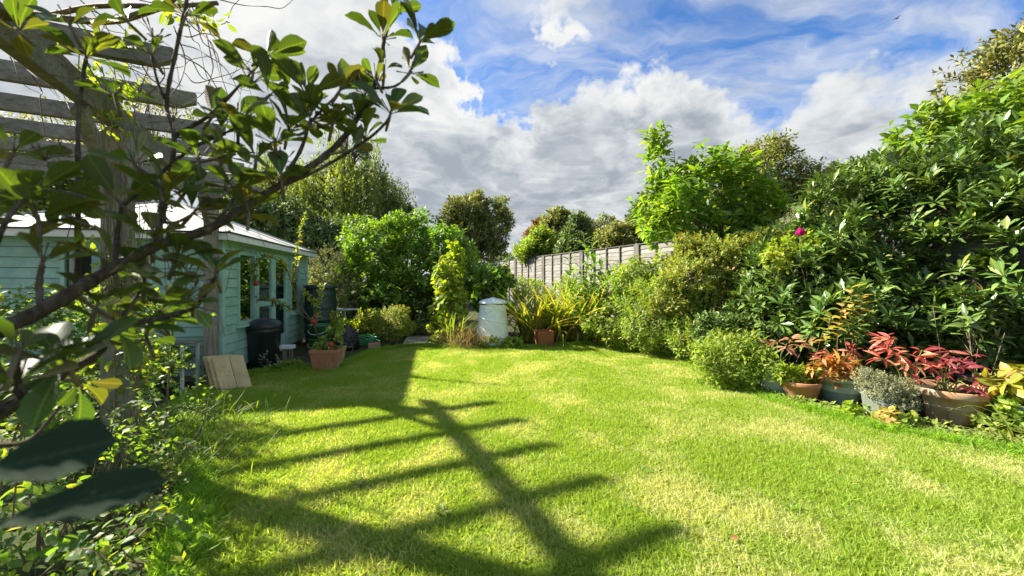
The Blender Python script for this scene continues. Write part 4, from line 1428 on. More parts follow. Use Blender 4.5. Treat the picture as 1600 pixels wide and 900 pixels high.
def round_pot(name, label, c, r_top, r_bot, h, rim, mat, group=None, n=36):
    o = thing(name, label, 'flower pot', c, group)
    t = .018
    pr = [(0.001, 0), (r_bot, 0), (r_bot + .006, .012), (r_bot + (r_top - r_bot) * .86, h - rim), (r_top * .985, h - rim + .002), (r_top, h - rim + .012), (r_top, h - .008), (r_top - .006, h), (r_top - t, h), (r_top - t - .01, h - rim), (r_top - t - .02, h * .5)]
    MB().lathe(pr, c, n).build('body', mat, o, smooth=True)
    MB().lathe([(0.001, h - .05), (r_top - t, h - .055)], c, n).build('soil', SOIL, o)
    return o


def square_pot(name, label, c, w_top, w_bot, h, rim, mat, rz=0, group=None, sy=1.0):
    o = thing(name, label, 'planter', c, group)
    c = np.array(c, float)
    cr, sr = math.cos(rz), math.sin(rz)
    def ring(w_, z):
        return [c + np.array([cr * x - sr * y, sr * x + cr * y, z]) for x, y in ((-w_ / 2, -w_ * sy / 2), (w_ / 2, -w_ * sy / 2), (w_ / 2, w_ * sy / 2), (-w_ / 2, w_ * sy / 2))]
    wm = w_bot + (w_top - w_bot) * .85
    rings = [ring(w_bot, 0), ring(wm, h - rim), ring(w_top, h - rim + .004), ring(w_top, h), ring(w_top - .05, h), ring(w_top - .06, h - .05)]
    V = sum(rings, [])
    Fc = [(3, 2, 1, 0)]
    for i in range(len(rings) - 1):
        for j in range(4):
            k = (j + 1) % 4
            Fc.append((i * 4 + j, i * 4 + k, i * 4 + 4 + k, i * 4 + 4 + j))
    mb = MB()
    mb._add(V, Fc)
    mb.build('body', mat, o, bevel=.006)
    m2 = MB()
    m2._add(ring(w_top - .056, h - .045), [(0, 1, 2, 3)])
    m2.build('soil', SOIL, o)
    return o


pb1 = P(1480, 600, 3.92) * [1, 1, 0]
pb2 = P(1251, 600, 4.50) * [1, 1, 0]
pb3 = P(1213, 612, 4.75); pb3[2] = 0
pb4 = P(1312, 636, 4.45); pb4[2] = 0
pb5 = P(1377, 600, 4.06) * [1, 1, 0]
round_pot('terracotta_pot', 'largest pale terracotta pot at the right, planted with crimson leaves', pb1, .305, .215, .33, .07, TERRAP)
round_pot('terracotta_pot', 'small orange terracotta pot with yellow fern among the border pots', pb2, .20, .135, .245, .05, TERRA)
round_pot('glazed_pot', 'grey glazed pot half hidden left of the small terracotta pot', pb3, .19, .16, .30, .04, GLAZE)
round_pot('glazed_pot', 'teal glazed pot with pale streaks between terracotta and stone pots', pb4, .26, .15, .32, .05, TEALPOT)
square_pot('stone_pot', 'square grey stone pot with trailing thyme beside the biggest terracotta pot', pb5, .27, .22, .27, .04, STONE, .55)
pb6 = P(1425, 640, 4.05); pb6[2] = 0
round_pot('plastic_pot', 'black plastic pot in shadow behind the stone pot', pb6, .17, .13, .26, .03, BLACKP)
pb7 = P(1530, 640, 4.25); pb7[2] = 0
round_pot('plastic_pot', 'black plastic pot behind the biggest terracotta pot holding a rhododendron', pb7, .22, .17, .34, .03, BLACKP)
pb8 = P(1618, 600, 3.55) * [1, 1, 0]
round_pot('glazed_pot', 'blue grey glazed pot at the right edge under the hydrangea', pb8, .17, .13, .2, .035, GLAZE)


# peonies: long red palmate leaves on stems
def palmate(name, label, base, heads, L, W, mat, nlf=8, fan=75, group=None, stem=STEMG, nobj=300, drop=.25):
    root = thing(name, label, 'plant', base, group)
    b = np.array(base, float)
    mb = MB()
    B, D, N, LL = [], [], [], []
    for hd in heads:
        hd = np.array(hd, float)
        pl = smooth_poly([b + rng.normal(size=3) * .04 * np.array([1, 1, 0]), (b + hd) / 2 + [0, 0, .08], hd], 5)
        MB().tube(pl, np.linspace(.006, .003, len(pl)), 5).build('stem', stem, root, smooth=True)
        dr = hd - b
        dr[2] *= .3
        az = math.atan2(dr[1], dr[0]) + rng.normal() * .4
        for j in range(nlf):
            a_ = az + R(fan) * 2 * ((j + .5) / nlf - .5) + rng.normal() * .12
            el = .35 - drop + rng.normal() * .38
            d_ = np.array([math.cos(a_), math.sin(a_), el])
            B.append(hd + d_ * .02)
            D.append(d_)
            N.append(np.array([-.25, -.45, 1.0]) + rng.normal(size=3) * .38)
            LL.append(L * (1 - .35 * abs((j + .5) / nlf - .5) * 2) * (.8 + .4 * rng.random()))
    LL = np.array(LL)
    leaves(root, B, D, N, LL, W * LL / L, T_LAN, mat, nobj)
    return root


palmate('peony', 'bright red peony leaves fanned above the stone pot', pb6 + [0, 0, .22], [P(1382, 532, 4.1), P(1395, 530, 4.2), P(1378, 560, 3.95), P(1400, 552, 4.0), P(1435, 556, 4.0), P(1448, 570, 3.95), P(1440, 548, 4.15), P(1425, 570, 3.9), P(1390, 545, 4.0)], .165, .040, LM['red'], 8, 105, drop=.3)
palmate('peony', 'crimson low leaves spilling over the biggest terracotta pot', pb1 + [0, 0, .28], [pb1 + [.24 * math.cos(a_), .24 * math.sin(a_), .36 + .14 * rng.random()] for a_ in np.linspace(0, 6.0, 9)] + [pb1 + [.10 * math.cos(a_), .10 * math.sin(a_), .5 + .1 * rng.random()] for a_ in np.linspace(0.4, 6.0, 6)], .115, .036, LM['crimson'], 7, 100)
palmate('peony', 'salmon red peony leaves on thin stalks behind the teal pot', pb4 + [0, 0, .28], [P(1295, 552, 4.5), P(1285, 560, 4.4), P(1320, 556, 4.5), P(1330, 548, 4.5)], .15, .04, LM['red'], 7, 110)
palmate('peony', 'pale salmon leaves on tall stalks above the grey glazed pot', pb3 + [0, 0, .26], [P(1215, 535, 4.8), P(1235, 530, 4.75), P(1250, 540, 4.7), P(1228, 542, 4.6), P(1260, 535, 4.8), P(1205, 540, 4.8)], .14, .036, LM['salmon'], 8, 120)
palmate('peony', 'thin red green leaves right of the biggest terracotta pot', pb7 + [-.1, -.1, .3], [P(1500, 560, 4.1), P(1520, 555, 4.1), P(1485, 550, 4.15), P(1512, 570, 3.95)], .16, .03, LM['crimson'], 6, 110)
shrub('peony', 'orange and green leaved plant heaped over the teal pot', 'plant', pb4, [C(1312, 582, 4.4, 40, 22, .2), C(1290, 575, 4.4, 24, 18, .16)], 62, 7, .115, .035, LM['orange'], T_LAN, T_LAN, 300, .08, 60, .5, .25, .4, .2, 4, .006, 20, 3, STEMG)
shrub('fern', 'yellow green fern in the small terracotta pot', 'fern', pb2, [C(1245, 588, 4.5, 28, 16, .16), C(1270, 585, 4.5, 16, 14, .12), C(1222, 582, 4.5, 14, 14, .1)], 190, 7, .05, .02, LM['lime'], T_LAN, T_LAN, 300, .06, 60, .8, .1, .3, .2, 5, .004, 20, 3, STEMG)
shrub('thyme', 'grey green thyme cushion spilling from the stone pot', 'plant', pb5, [C(1378, 602, 4.0, 38, 20, .2), C(1402, 614, 3.95, 24, 26, .16), C(1355, 590, 4.05, 22, 14, .15)], 1500, 7, .018, .008, LM['grey'], slen=.05, r0=.004, nl=120, rough=.25, seed=20, inner=.3)
rr_, _, _ = shrub('potted_rhododendron', 'young upright rhododendron with pale stems in the black pot', 'shrub', pb7, [C(1508, 505, 4.3, 40, 40, .26), C(1490, 470, 4.4, 26, 26, .2), C(1535, 495, 4.4, 26, 36, .2)], 46, 9, .13, .04, LM['rhodo'], T_LAN, T_LAN, 300, .10, 62, .9, .0, .5, .15, 3, .006, 16, 3, TWIG)
stem_plant('yellow_azalea', 'tall bare stemmed azalea with yellowed leaves before the rhododendron', 'shrub', (*(P(1325, 590, 4.6)[:2]), 0), [P(1330, 448, 4.6), P(1318, 470, 4.55), P(1350, 460, 4.6), P(1345, 490, 4.6), P(1298, 492, 4.6)], .13, .065, LM['yellow'], 13, 300, .008, T_OVA, .68, 70, TWIG, droop=.5)
shrub('hydrangea', 'yellow green hydrangea with broad pointed leaves at the right edge', 'shrub', pb8, [C(1592, 598, 3.55, 24, 20, .15), C(1620, 590, 3.6, 26, 26, .18)], 26, 6, .145, .08, LM['hydra'], T_OVA, T_OVA, 300, .08, 72, .5, .15, .4, .1, 3, .01, 8, 3, STEMG)
shrub('geranium', 'low leafy groundcover plant at the foot of the right border', 'plant', (4.5, 3.75), [C(1560, 650, 3.6, 34, 26, .2), C(1585, 675, 3.4, 30, 14, .15)], 120, 6, .055, .045, LM['mid'], T_RND, T_RND, 200, .06, 70, .5, .1, .3, .2, 4, .004, 12, 3, STEMG)
straps('daylily', 'green arching bulb leaves at the lawn edge bottom right', 'plant', (*G(1575, 700)[:2], 0), 12, .30, .024, LM['mid'], 1.3, 12, .06)
for i, (px, py, lab) in enumerate([(1330, 655, 'yellowing low leaf rosette before the teal pot'), (1390, 668, 'bright yellow leaved weed before the stone pot'), (1420, 674, 'low green weed between the stone pot and biggest terracotta pot')]):
    q = G(px, py)
    shrub('weed', lab, 'weed', q, [(q + [0, 0, .07], (.11, .09, .08))], 26, 5, .06, .045, LM['yellow'] if i == 1 else LM['lime' if i == 0 else 'mid'], T_RND, T_RND, 100, .04, 65, .6, 0, .3, .2, 4, .003, 6, 3, STEMG)
# thin dry stalks through the pots
ds = thing('dry_stalks', 'thin dry flower stalks standing between the right hand pots', 'plant', (*pb7[:2], 0))
mb = MB()
for (a, b) in [((1525, 640, 4.0), (1570, 520, 4.1)), ((1475, 640, 4.2), (1458, 480, 4.3)), ((1520, 630, 4.1), (1528, 545, 4.1)), ((1225, 620, 4.7), (1265, 520, 4.7)), ((1232, 620, 4.7), (1238, 540, 4.7)), ((1262, 610, 4.7), (1285, 520, 4.75)), ((1340, 590, 4.5), (1318, 510, 4.6))]:
    a_, c_ = P(*a), P(*b)
    a_[2] = max(0, a_[2])
    MB().tube(smooth_poly([a_, (a_ + c_) / 2 + rng.normal(size=3) * .03, c_], 5), np.linspace(.006, .003, 11), 5).build('stem', TWIG, ds, smooth=True)
sg_root = thing('groundcover', 'mixed low weeds filling the border between pots and lawn', 'plant', (3.6, 4.2, 0))
sg_root['kind'] = 'stuff'
q = []
for k in range(620):
    t = rng.random()
    i = int(t * 9)
    e = np.array([(2.95, 5.5), (2.9, 5.1), (3.08, 4.6), (3.35, 3.98), (3.66, 3.5), (4.25, 3.1), (4.9, 2.6), (2.9, 5.6), (3.15, 6.8)])[i % 7]
    e2 = np.array([(2.95, 5.5), (2.9, 5.1), (3.08, 4.6), (3.35, 3.98), (3.66, 3.5), (4.25, 3.1), (4.9, 2.6), (5.0, 2.2)])[i % 7 + 1]
    f_ = rng.random()
    p_ = e + (e2 - e) * f_ + np.array([.75, .66]) * abs(rng.normal()) * .14
    q.append((*p_, .03 + .05 * rng.random()))
q = np.array(q)
B, D, N = shoots(q, np.tile([-.5, -.5, .6], (len(q), 1)), 5, .05, 60, .8)
leaves(sg_root, B, D, N, .045 * (.6 + .8 * rng.random(len(B))), .022, T_LAN, LM['mid'], 0)
# ================================================================== WHITE BIN and the things at the far end
WHITEP = rough_mat('white_plastic', (.72, .77, .74), (.80, .83, .81), 5, (1, 1, 1), .45, .4, .05, (.62, .69, .65), 2.5)
wb = P(770, 530, 8.35); wb[2] = 0
bin_ = thing('compost_bin', 'white lidded plastic compost bin standing in the back border', 'compost bin', wb)
def ridge(a_, z):
    return 1.0 + .045 * math.exp(-((((a_ * .0525 * 1.0 + z) % .33) - .165) / .018) ** 2)
prof = [(.20, 0)] + [(.355 - .075 * (z / .92) ** 1.2, z) for z in np.linspace(0, .92, 110)] + [(.27, .925)]
MB().lathe(prof, wb, 72, fn=ridge).build('body', WHITEP, bin_, smooth=True)
MB().lathe([(.276, .922), (.302, .925), (.306, .95), (.295, .965), (.24, 1.0), (.13, 1.03), (.06, 1.04), (.055, 1.055), (.001, 1.056)], wb, 48).build('lid', WHITEP, bin_, smooth=True)
MB().lathe([(.283, .905), (.288, .915), (.283, .922)], wb, 48).build('rim', BLACKP, bin_, smooth=True)

bp = P(850, 539, 8.3) * [1, 1, 0]
square_pot('square_pot', 'reddish brown square pot under the crocosmia leaves', bp, .36, .30, .34, .04, BROWNP, .2)

# ---- beside the summer house
dustb = P(413, 577, 6.3) * [1, 1, 0]
db = thing('dustbin', 'black ribbed lidded dustbin against the teal wall', 'dustbin', dustb)
MB().lathe([(.001, 0), (.20, 0), (.212, .02), (.238, .56), (.246, .57), (.25, .63), (.242, .64), (.242, .65)], dustb, 40).build('body', BLACKP, db, smooth=True)
MB().lathe([(.262, .645), (.27, .67), (.262, .70), (.23, .735), (.15, .775), (.07, .80), (.001, .805)], dustb, 64, fn=lambda a_, z: 1 + (.02 * math.cos(a_ * 16) if .71 < z < .79 else 0)).build('lid', BLACKP, db, smooth=True)
hb = MB()
for s_ in (-1, 1):
    hb.box(dustb + [.245 * s_, -.05, .52], (.05, .1, .03))
hb.build('handle', BLACKP, db, bevel=.006)

wbut = P(501, 536, 8.5); wbut[2] = 0
wt = thing('water_butt', 'tall dark green ringed water butt behind the apple tree', 'water butt', wbut)
pr = [(.001, 0), (.27, 0)]
for i, z in enumerate(np.linspace(.02, 1.25, 42)):
    pr.append((.29 + .035 * math.sin(z / 1.3 * math.pi) + (.012 if (i % 9) in (0, 1) else 0), z))
MB().lathe(pr, wbut, 40).build('body', GREENP, wt, smooth=True)
MB().lathe([(.325, 1.245), (.34, 1.26), (.335, 1.30), (.30, 1.325), (.001, 1.34)], wbut, 40).build('lid', GREENP, wt, smooth=True)

GREENT = rough_mat('green_plastic', (.03, .13, .045), (.05, .19, .07), 6, (1, 1, 1), .45, .4, .05)
tubp = G(487, 553) + [.05, .2, 0]
for i, (z, lab) in enumerate([(0, 'lower green plastic tub of the stack beside the planter'), (.27, 'upper green plastic tub stacked on the other tub')]):
    tb_ = thing('plastic_tub', lab, 'tub', tubp + [0.01 * i, 0, z], 'green tubs stacked by the water butt')
    c = tubp + [0.01 * i, 0, z]
    MB().lathe([(.001, .0), (.17, 0), (.20, .25), (.215, .255), (.215, .275), (.20, .28), (.19, .26), (.18, .1)], c, 32).build('body', GREENT, tb_, smooth=True)
    MB().tube([c + [.2 * math.cos(a_), -.2 * math.sin(a_) - .02, .22 - .12 * math.sin(a_)] for a_ in np.linspace(.3, 2.84, 9)], .006, 5).build('handle', CREAM, tb_, smooth=True)

plc = P(513, 580, 6.2) * [1, 1, 0]
square_pot('planter', 'square terracotta planter on the lawn edge holding the apple tree', plc, .44, .34, .33, .06, TERRA, .12)


# apple tree: explicit stems
APR = thing('apple_tree', 'small potted apple tree with red apples and leaning stem', 'tree', plc + [0, 0, .28])
Ya = 6.25
st = [[P(500, 548, Ya), P(497, 525, Ya), P(485, 500, Ya), P(468, 476, Ya), P(458, 450, Ya), P(450, 425, Ya), P(440, 405, Ya)],
      [P(468, 476, Ya), P(476, 460, Ya - .1), P(490, 470, Ya - .2), P(497, 492, Ya - .2)],
      [P(450, 425, Ya), P(432, 405, Ya + .05), P(410, 402, Ya), P(398, 420, Ya - .1), P(400, 440, Ya - .1)],
      [P(456, 445, Ya), P(462, 420, Ya), P(465, 390, Ya), P(470, 360, Ya), P(475, 335, Ya)],
      [P(500, 540, Ya), P(515, 520, Ya), P(522, 505, Ya), P(520, 490, Ya)],
      [P(485, 500, Ya), P(450, 480, Ya + .1), P(430, 470, Ya + .1), P(405, 466, Ya + .1)],
      [P(497, 525, Ya), P(492, 500, Ya - .1), P(500, 465, Ya - .1), P(502, 448, Ya - .1)]]
mb = MB()
B, D, N, LL = [], [], [], []
for i, s_ in enumerate(st):
    pl = smooth_poly(s_, 6)
    mb.tube(pl, np.linspace(.016 if i == 0 else .008, .005 if i == 0 else .003, len(pl)), 6)
    d_ = norm(np.gradient(pl, axis=0))
    if i == 0:
        rngs = range(int(len(pl) * .75), len(pl))
    else:
        rngs = range(int(len(pl) * .3), len(pl))
    for j in rngs:
        for _ in range(6 if i in (2, 3) else 5):
            B.append(pl[j] + rng.normal(size=3) * .015)
            D.append(d_[j] * .5 + norm(rng.normal(size=3)) * .9 + [0, 0, .15])
            N.append([0, 0, 1] + rng.normal(size=3) * .4)
            LL.append(.075 if i != 3 else .06)
mb.build('trunk', TWIG, APR, smooth=True)
LL = np.array(LL) * (.7 + .6 * rng.random(len(LL)))
leaves(APR, B, D, N, LL, LL * .42, T_OVA, LM['apple'], 300)
RED = rough_mat('apple_skin', (.30, .012, .018), (.48, .03, .03), 9, (1, 1, .5), .32, .5, 0, (.5, .16, .06), 6)
for i, (px, py, dy, lab) in enumerate([(400, 443, -.1, 'red apple hanging before the summer house window'), (494, 494, -.2, 'upper red apple of the pair above the planter'), (491, 503, -.2, 'lower red apple of the pair above the planter'), (517, 538, -.15, 'red apple low over the planter rim')]):
    c = P(px, py, Ya + dy)
    r_ = .043
    ao = MB().lathe([(.004, r_ * .62), (r_ * .35, r_ * .85), (r_ * .75, r_ * .75), (r_, r_ * .1), (r_ * .85, -r_ * .55), (r_ * .4, -r_ * .9), (.003, -r_ * .75)], c, 20).build('apple', RED, APR, smooth=True)
    ao['label'] = lab
shrub('strawberry_plant', 'leafy low plant growing in the planter round the apple stem', 'plant', plc, [C(520, 530, 6.2, 18, 20, .12), C(500, 545, 6.2, 22, 8, .12), C(530, 510, 6.25, 12, 14, .1)], 46, 6, .07, .05, LM['mid'], T_OVA, T_OVA, 300, .05, 65, .6, .1, .3, .2, 4, .004, 12, 3, STEMG)

# bollard like bird table with white top
stp = G(449, 571)
so = thing('post_light', 'short wooden post with white cap beside the dustbin', 'post', stp)
MB().box(stp + [-.04, 0, .14], (.05, .05, .28)).box(stp + [.07, .02, .155], (.02, .02, .2)).box(stp + [.03, .02, .155], (.012, .02, .2)).build('post', WEATHERZ, so)
MB().box(stp + [.0, .0, .31], (.21, .14, .06)).build('cap', CREAM, so, bevel=.008)

# leaning panels
PLY = wood_mat('pale_panel', (.52, .39, .20), (.66, .52, .30), 2, 3.0, .85, (.46, .37, .17))
lean_dir = norm(np.array([-.55, .75, 0.0]))
for i, (bx, off, w_, lab) in enumerate([(0, 0.0, .30, 'front wooden panel of two boards leaning by the pergola post'), (1, .10, .26, 'middle wooden panel leaning behind the front one'), (2, .17, .22, 'rear wooden panel leaning closest to the pergola post')]):
    foot = np.array([-3.55 - .085 * i, 4.90 + .03 * i, 0.0])
    side = norm(np.array([.80, .42, 0]))
    upv = norm(np.array([-.46, .22, 1.0]))
    nrm_ = np.cross(side, upv)
    o = thing('timber_offcut', lab, 'timber', foot)
    H = .47
    for j, (u0, u1) in enumerate([(-.13, .045), (.050, .20)] if i < 2 else [(-.13, .03), (.035, .18)]):
        V = []
        for dn in (0, -.028):
            for u, h_ in ((u0, 0), (u1, 0.0), (u1, H), (u0, H)):
                V.append(foot + side * u + upv * h_ + nrm_ * dn + np.array([0, 0, .01]))
        MB().hexa(V).build('plank', PLY, o, bevel=.003)

# rubbish sack, hose and brick beyond the planter
sk = P(542, 552, 7.9); sk[2] = 0
m_, t_, out_ = new_mat('black_polythene')
tc_ = t_.add('ShaderNodeTexCoord')
nn = t_.noise(tc_.outputs['Object'], 9, 5, .6, .8)
bb = princ(t_, (.012, .013, .016), .22, .6)
t_.link(bump(t_, nn, .9, .05), bb.inputs['Normal'])
t_.link(bb.outputs[0], out_.inputs[0])
so = thing('refuse_sack', 'crumpled black plastic sack slumped behind the planter', 'sack', sk)
MB().lathe([(.001, 0), (.19, 0), (.225, .06), (.22, .22), (.20, .34), (.15, .42), (.09, .46), (.10, .50), (.05, .49), (.001, .47)], sk, 40, fn=lambda a_, z: 1 + .10 * math.sin(a_ * 3 + z * 9) + .06 * math.sin(a_ * 7 - z * 14) + .03 * math.sin(a_ * 13 + z * 30)).build('body', m_, so, smooth=True)
hs = P(575, 548, 8.3); hs[2] = 0
ho = thing('hose_coil', 'loosely heaped green hose and netting near the sack', 'hose', hs)
mb = MB()
pts = [hs + [(.16 + .05 * math.sin(t * 1.7)) * math.cos(t * 1.1) * 1.3, (.14 + .04 * math.cos(t * 2.3)) * math.sin(t * 1.1), .03 + t * .0075 + .02 * math.sin(t * 3.1)] for t in np.linspace(0, 30, 150)]
mb.tube(pts, .014, 6)
mb.build('hose', rough_mat('green_hose', (.06, .26, .11), (.10, .36, .17), 10, (1, 1, 1), .5, .3, .05), ho, smooth=True)
bk = P(585, 541, 8.1); bk[2] = 0
bo = MB().box(bk + [0, 0, .055], (.24, .12, .11), Matrix.Rotation(.3, 3, 'Z')).build('brick', rough_mat('pink_brick', (.42, .22, .15), (.54, .32, .22), 20, (1, 1, 1), .9, .2, .4), bevel=.006)
tagp(bo, 'loose pinkish brick lying at the lawn edge by the small shrub', 'brick')
tbp = P(545, 505, 9.6); tbp[2] = 0
to = thing('garden_table', 'small round pale garden table among weeds behind the sack', 'table', tbp)
MB().lathe([(.001, .70), (.33, .70), (.35, .71), (.35, .735), (.33, .745), (.001, .745)], tbp, 36).build('table_top', CREAM, to, smooth=False)
for a_ in (.5, 2.6, 4.7):
    MB().tube([tbp + [.27 * math.cos(a_), .27 * math.sin(a_), 0], tbp + [.12 * math.cos(a_), .12 * math.sin(a_), .35], tbp + [.22 * math.cos(a_), .22 * math.sin(a_), .70]], .014, 6).build('leg', CREAM, to, smooth=True)

# plant stand below the front wall
psc = np.array([-4.45, 4.95, 0])
po = thing('plant_stand', 'low grey slatted plant stand by the summer house front wall', 'plant stand', psc)
for dx in (-.3, 0.3):
    for dy in (-.12, .12):
        MB().box(psc + [dx, dy, .30], (.03, .03, .60)).build('leg', CREAM, po)
for k in range(3):
    MB().box(psc + [0, -.1 + k * .1, .615], (.70, .085, .022)).build('slat', WEATHER, po)

# shade plants along the summer house
shrub('nettle_patch', 'dark shaded weeds growing against the summer house plinth', 'plant', (-4.0, 4.6), [C(262, 565, 4.8, 36, 24, .25), C(200, 570, 4.6, 50, 30, .3), C(120, 575, 4.5, 70, 34, .3)], 520, 7, .06, .036, LM['mid'], T_OVA, T_OVA, 150, .1, 60, .6, .1, .3, .25, 3, .006, 40, 6, STEMG)
shrub('ajuga', 'low dark leafy plant between dustbin and planter', 'plant', (-3.5, 6.3), [C(462, 571, 6.15, 34, 7, .15), C(430, 576, 6.0, 24, 6, .12)], 170, 6, .05, .034, LM['mid'], T_OVA, T_OVA, 0, .05, 65, .5, .1, .3, .2, 4, .004, 12, 3, STEMG)
stem_plant('foxglove', 'grey dried flower spikes before the dustbin', 'plant', (*G(412, 580)[:2], 0), [P(405, 553, 5.9), P(418, 548, 5.9), P(432, 555, 5.95)], .045, .02, LM['grey'], 12, 100, .004)

# ================================================================== SNOWBERRY at lower left
stake = G(207, 715)
stk = MB().box(stake + [0, 0, .22], (.075, .06, .46), Matrix.Rotation(.2, 3, 'Z')).build('wooden_stake', WEATHERZ, bevel=.008)
tagp(stk, 'short weathered wooden stake standing among the snowberry leaves', 'stake')
sroot = thing('snowberry_bush', 'sprawling snowberry bush with small rounded leaves at the lower left', 'bush', (-2.2, 1.9, 0))
pos, out = crown([((-2.5, 2.1, .28), (.62, .6, .40)), ((-1.62, 1.45, .15), (.32, .36, .20)), ((-3.1, 3.1, .38), (.6, .5, .42)), ((-1.75, 1.0, .18), (.42, .45, .24)), ((-2.8, 2.6, .5), (.4, .35, .3)), ((-2.0, 1.9, .18), (.28, .3, .22))], 620, .25, .3, 3.5, seed=31)
B, D, N = shoots(pos, out, 8, .16, 68, .5, .8, .5, .05)
arc = MB()
Ba, Da, Na = [], [], []
for a, m_, b in [((-2.4, 2.6, .2), P(270, 640, 2.6), P(345, 655, 2.55)), ((-2.3, 2.4, .2), P(250, 690, 2.3), P(315, 700, 2.2)), ((-2.6, 2.8, .3), P(200, 560, 2.7), P(300, 572, 2.9)), ((-2.5, 2.5, .3), P(240, 500, 2.6), P(330, 490, 2.7)),
                 ((-2.0, 2.0, .2), P(200, 740, 1.9), P(260, 752, 1.9)), ((-2.1, 1.9, .1), P(230, 800, 1.7), P(295, 822, 1.75)), ((-2.6, 2.8, .3), P(170, 440, 2.6), P(205, 370, 2.7)), ((-2.6, 2.8, .3), P(190, 520, 2.4), P(255, 480, 2.5)), ((-2.4, 2.6, .3), P(120, 600, 2.2), P(150, 560, 2.2)),
                 ((-2.2, 2.1, .1), P(180, 650, 2.1), P(240, 625, 2.3)), ((-2.6, 3.0, .3), P(230, 600, 3.0), P(290, 545, 3.2)), ((-2.0, 1.5, .1), P(120, 860, 1.5), P(190, 895, 1.45)), ((-2.0, 1.4, .1), P(30, 660, 1.5), P(20, 810, 1.3))]:
    pl = smooth_poly([np.array(a), np.array(m_), np.array(b)], 9)
    arc.tube(pl, np.linspace(.006, .0025, len(pl)), 5)
    d_ = norm(np.gradient(pl, axis=0))
    for j in range(6, len(pl)):
        for s_ in (-1, 1):
            Ba.append(pl[j])
            sd_ = norm(np.cross(d_[j], [0, 0, 1]))
            Da.append(d_[j] * .5 + sd_ * s_ * .8 + [0, 0, rng.normal() * .35])
            Na.append(np.array([0, -.3, 1]) + rng.normal(size=3) * .45)
for q in pos[rng.choice(len(pos), 70, replace=False)]:
    b0 = np.array([-2.2, 1.9, 0]) + (q - np.array([-2.2, 1.9, 0])) * .45 * np.array([1, 1, 0])
    arc.tube(smooth_poly([b0, (b0 + q) / 2 + rng.normal(size=3) * .08, q], 4), np.linspace(.006, .002, 9), 4, cap=False)
arc.build('branches', TWIG, sroot, smooth=True)
B = np.vstack([B, np.array(Ba)])
D = np.vstack([D, np.array(Da)])
N = np.vstack([N, np.array(Na)])
ok = B[:, 2] > .03
s_ = .7 + .6 * rng.random(len(B))
leaves(sroot, B[ok], D[ok], N[ok], (.040 * s_)[ok], (.031 * s_)[ok], T_RND, LM['snow'], 300, lo=T_LOW)
# snowberries
ber = rough_mat('snowberry', (.72, .70, .62), (.80, .78, .72), 8, (1, 1, 1), .5, .4, 0)
mb = MB()
for q in np.array(Ba)[rng.choice(len(Ba), 16, replace=False)]:
    for _ in range(3):
        c = q + rng.normal(size=3) * .012
        mb.lathe([(.001, .006), (.0052, .003), (.0052, -.003), (.001, -.006)], c, 8)
mb.build('berries', ber, sroot, smooth=True)['kind'] = 'stuff'
straps('grass_clump', 'tall pale uncut grass between snowberry and lawn', 'grass', (-3.0, 3.5), 420, .27, .006, LM['mid'], .6, 0, .28)
straps('grass_clump', 'tall pale grass at the foot of the wooden stake', 'grass', (-2.5, 2.85), 300, .26, .005, LM['mid'], .6, 0, .22)
shrub('bramble', 'tangled bramble and honeysuckle under the pergola', 'shrub', (-4.0, 3.9), [C(60, 520, 3.6, 110, 70, .5), C(140, 570, 3.4, 80, 40, .4), C(200, 500, 3.8, 60, 60, .35), C(30, 620, 2.9, 90, 60, .4)], 760, 7, .055, .036, LM['snow'], T_OVA, T_LOW, 250, .14, 65, .5, .15, .25, .3, 3, .008, 90, 6, TWIG, seed=33)
shrub('honeysuckle', 'yellow green honeysuckle climbing the near pergola post', 'climber', (-2.75, 2.75), [C(190, 480, 2.75, 44, 60, .16), C(170, 395, 2.75, 26, 40, .14), C(160, 180, 2.6, 30, 40, .2), C(175, 130, 2.5, 40, 30, .2), C(210, 560, 2.8, 50, 40, .2)], 100, 6, .042, .03, LM['lime'], T_OVA, T_OVA, 300, .1, 70, .3, .2, .2, .3, 3, .008, 70, 3, TWIG, seed=34)

# bare climber stems tangled on the pergola
vn = thing('climbing_vine', 'bare tangled climber stems hanging over the pergola rafters', 'climber', (-2.0, 1.6, 0))
mb = MB()
for pts, r_ in [([(-60, 22, 1.7), (20, 20, 1.7), (107, 30, 1.7), (175, 33, 1.7), (225, 20, 1.65), (265, 2, 1.6), (300, -40, 1.6)], .017), ([(-60, 30, 1.75), (60, 26, 1.75), (150, 10, 1.75), (260, 10, 1.7), (340, 5, 1.7)], .013)]:
    pl = smooth_poly([P(*q) for q in pts], 6)
    mb.tube(pl, np.linspace(r_, r_ * .7, len(pl)), 7)
# rooted stem going down
pl = smooth_poly([P(-60, 22, 1.7), np.array([-2.6, 1.7, 2.2]), np.array([-2.5, 1.7, 1.0]), np.array([-2.45, 1.65, 0.0])], 6)
mb.tube(pl, .017, 7)
for i in range(46):
    x0, y0 = rng.uniform(0, 330), rng.uniform(-10, 120)
    Y = rng.uniform(1.7, 2.5)
    q = [P(x0, y0, Y)]
    a_ = rng.uniform(.2, 1.4)
    for k in range(5):
        x0 += math.cos(a_) * rng.uniform(15, 40)
        y0 += math.sin(a_) * rng.uniform(10, 45)
        a_ += rng.normal() * .35
        q.append(P(x0, y0, Y + rng.normal() * .05))
    pl = smooth_poly(q, 5)
    mb.tube(pl, np.linspace(.0035, .0014, len(pl)), 4, cap=False)
mb.build('stem', TWIG, vn, smooth=True)['kind'] = 'stuff'
cl = []
for px, py in [(305, 25), (318, 35), (333, 30), (300, 35), (352, 32), (322, 45), (40, 60), (90, 70), (140, 50), (200, 45), (190, 65), (255, 20), (270, 25)]:
    cl.append(P(px, py, 1.8))
cl = np.array(cl)
B, D, N = shoots(cl, rng.normal(size=cl.shape), 4, .05, 70, -.2)
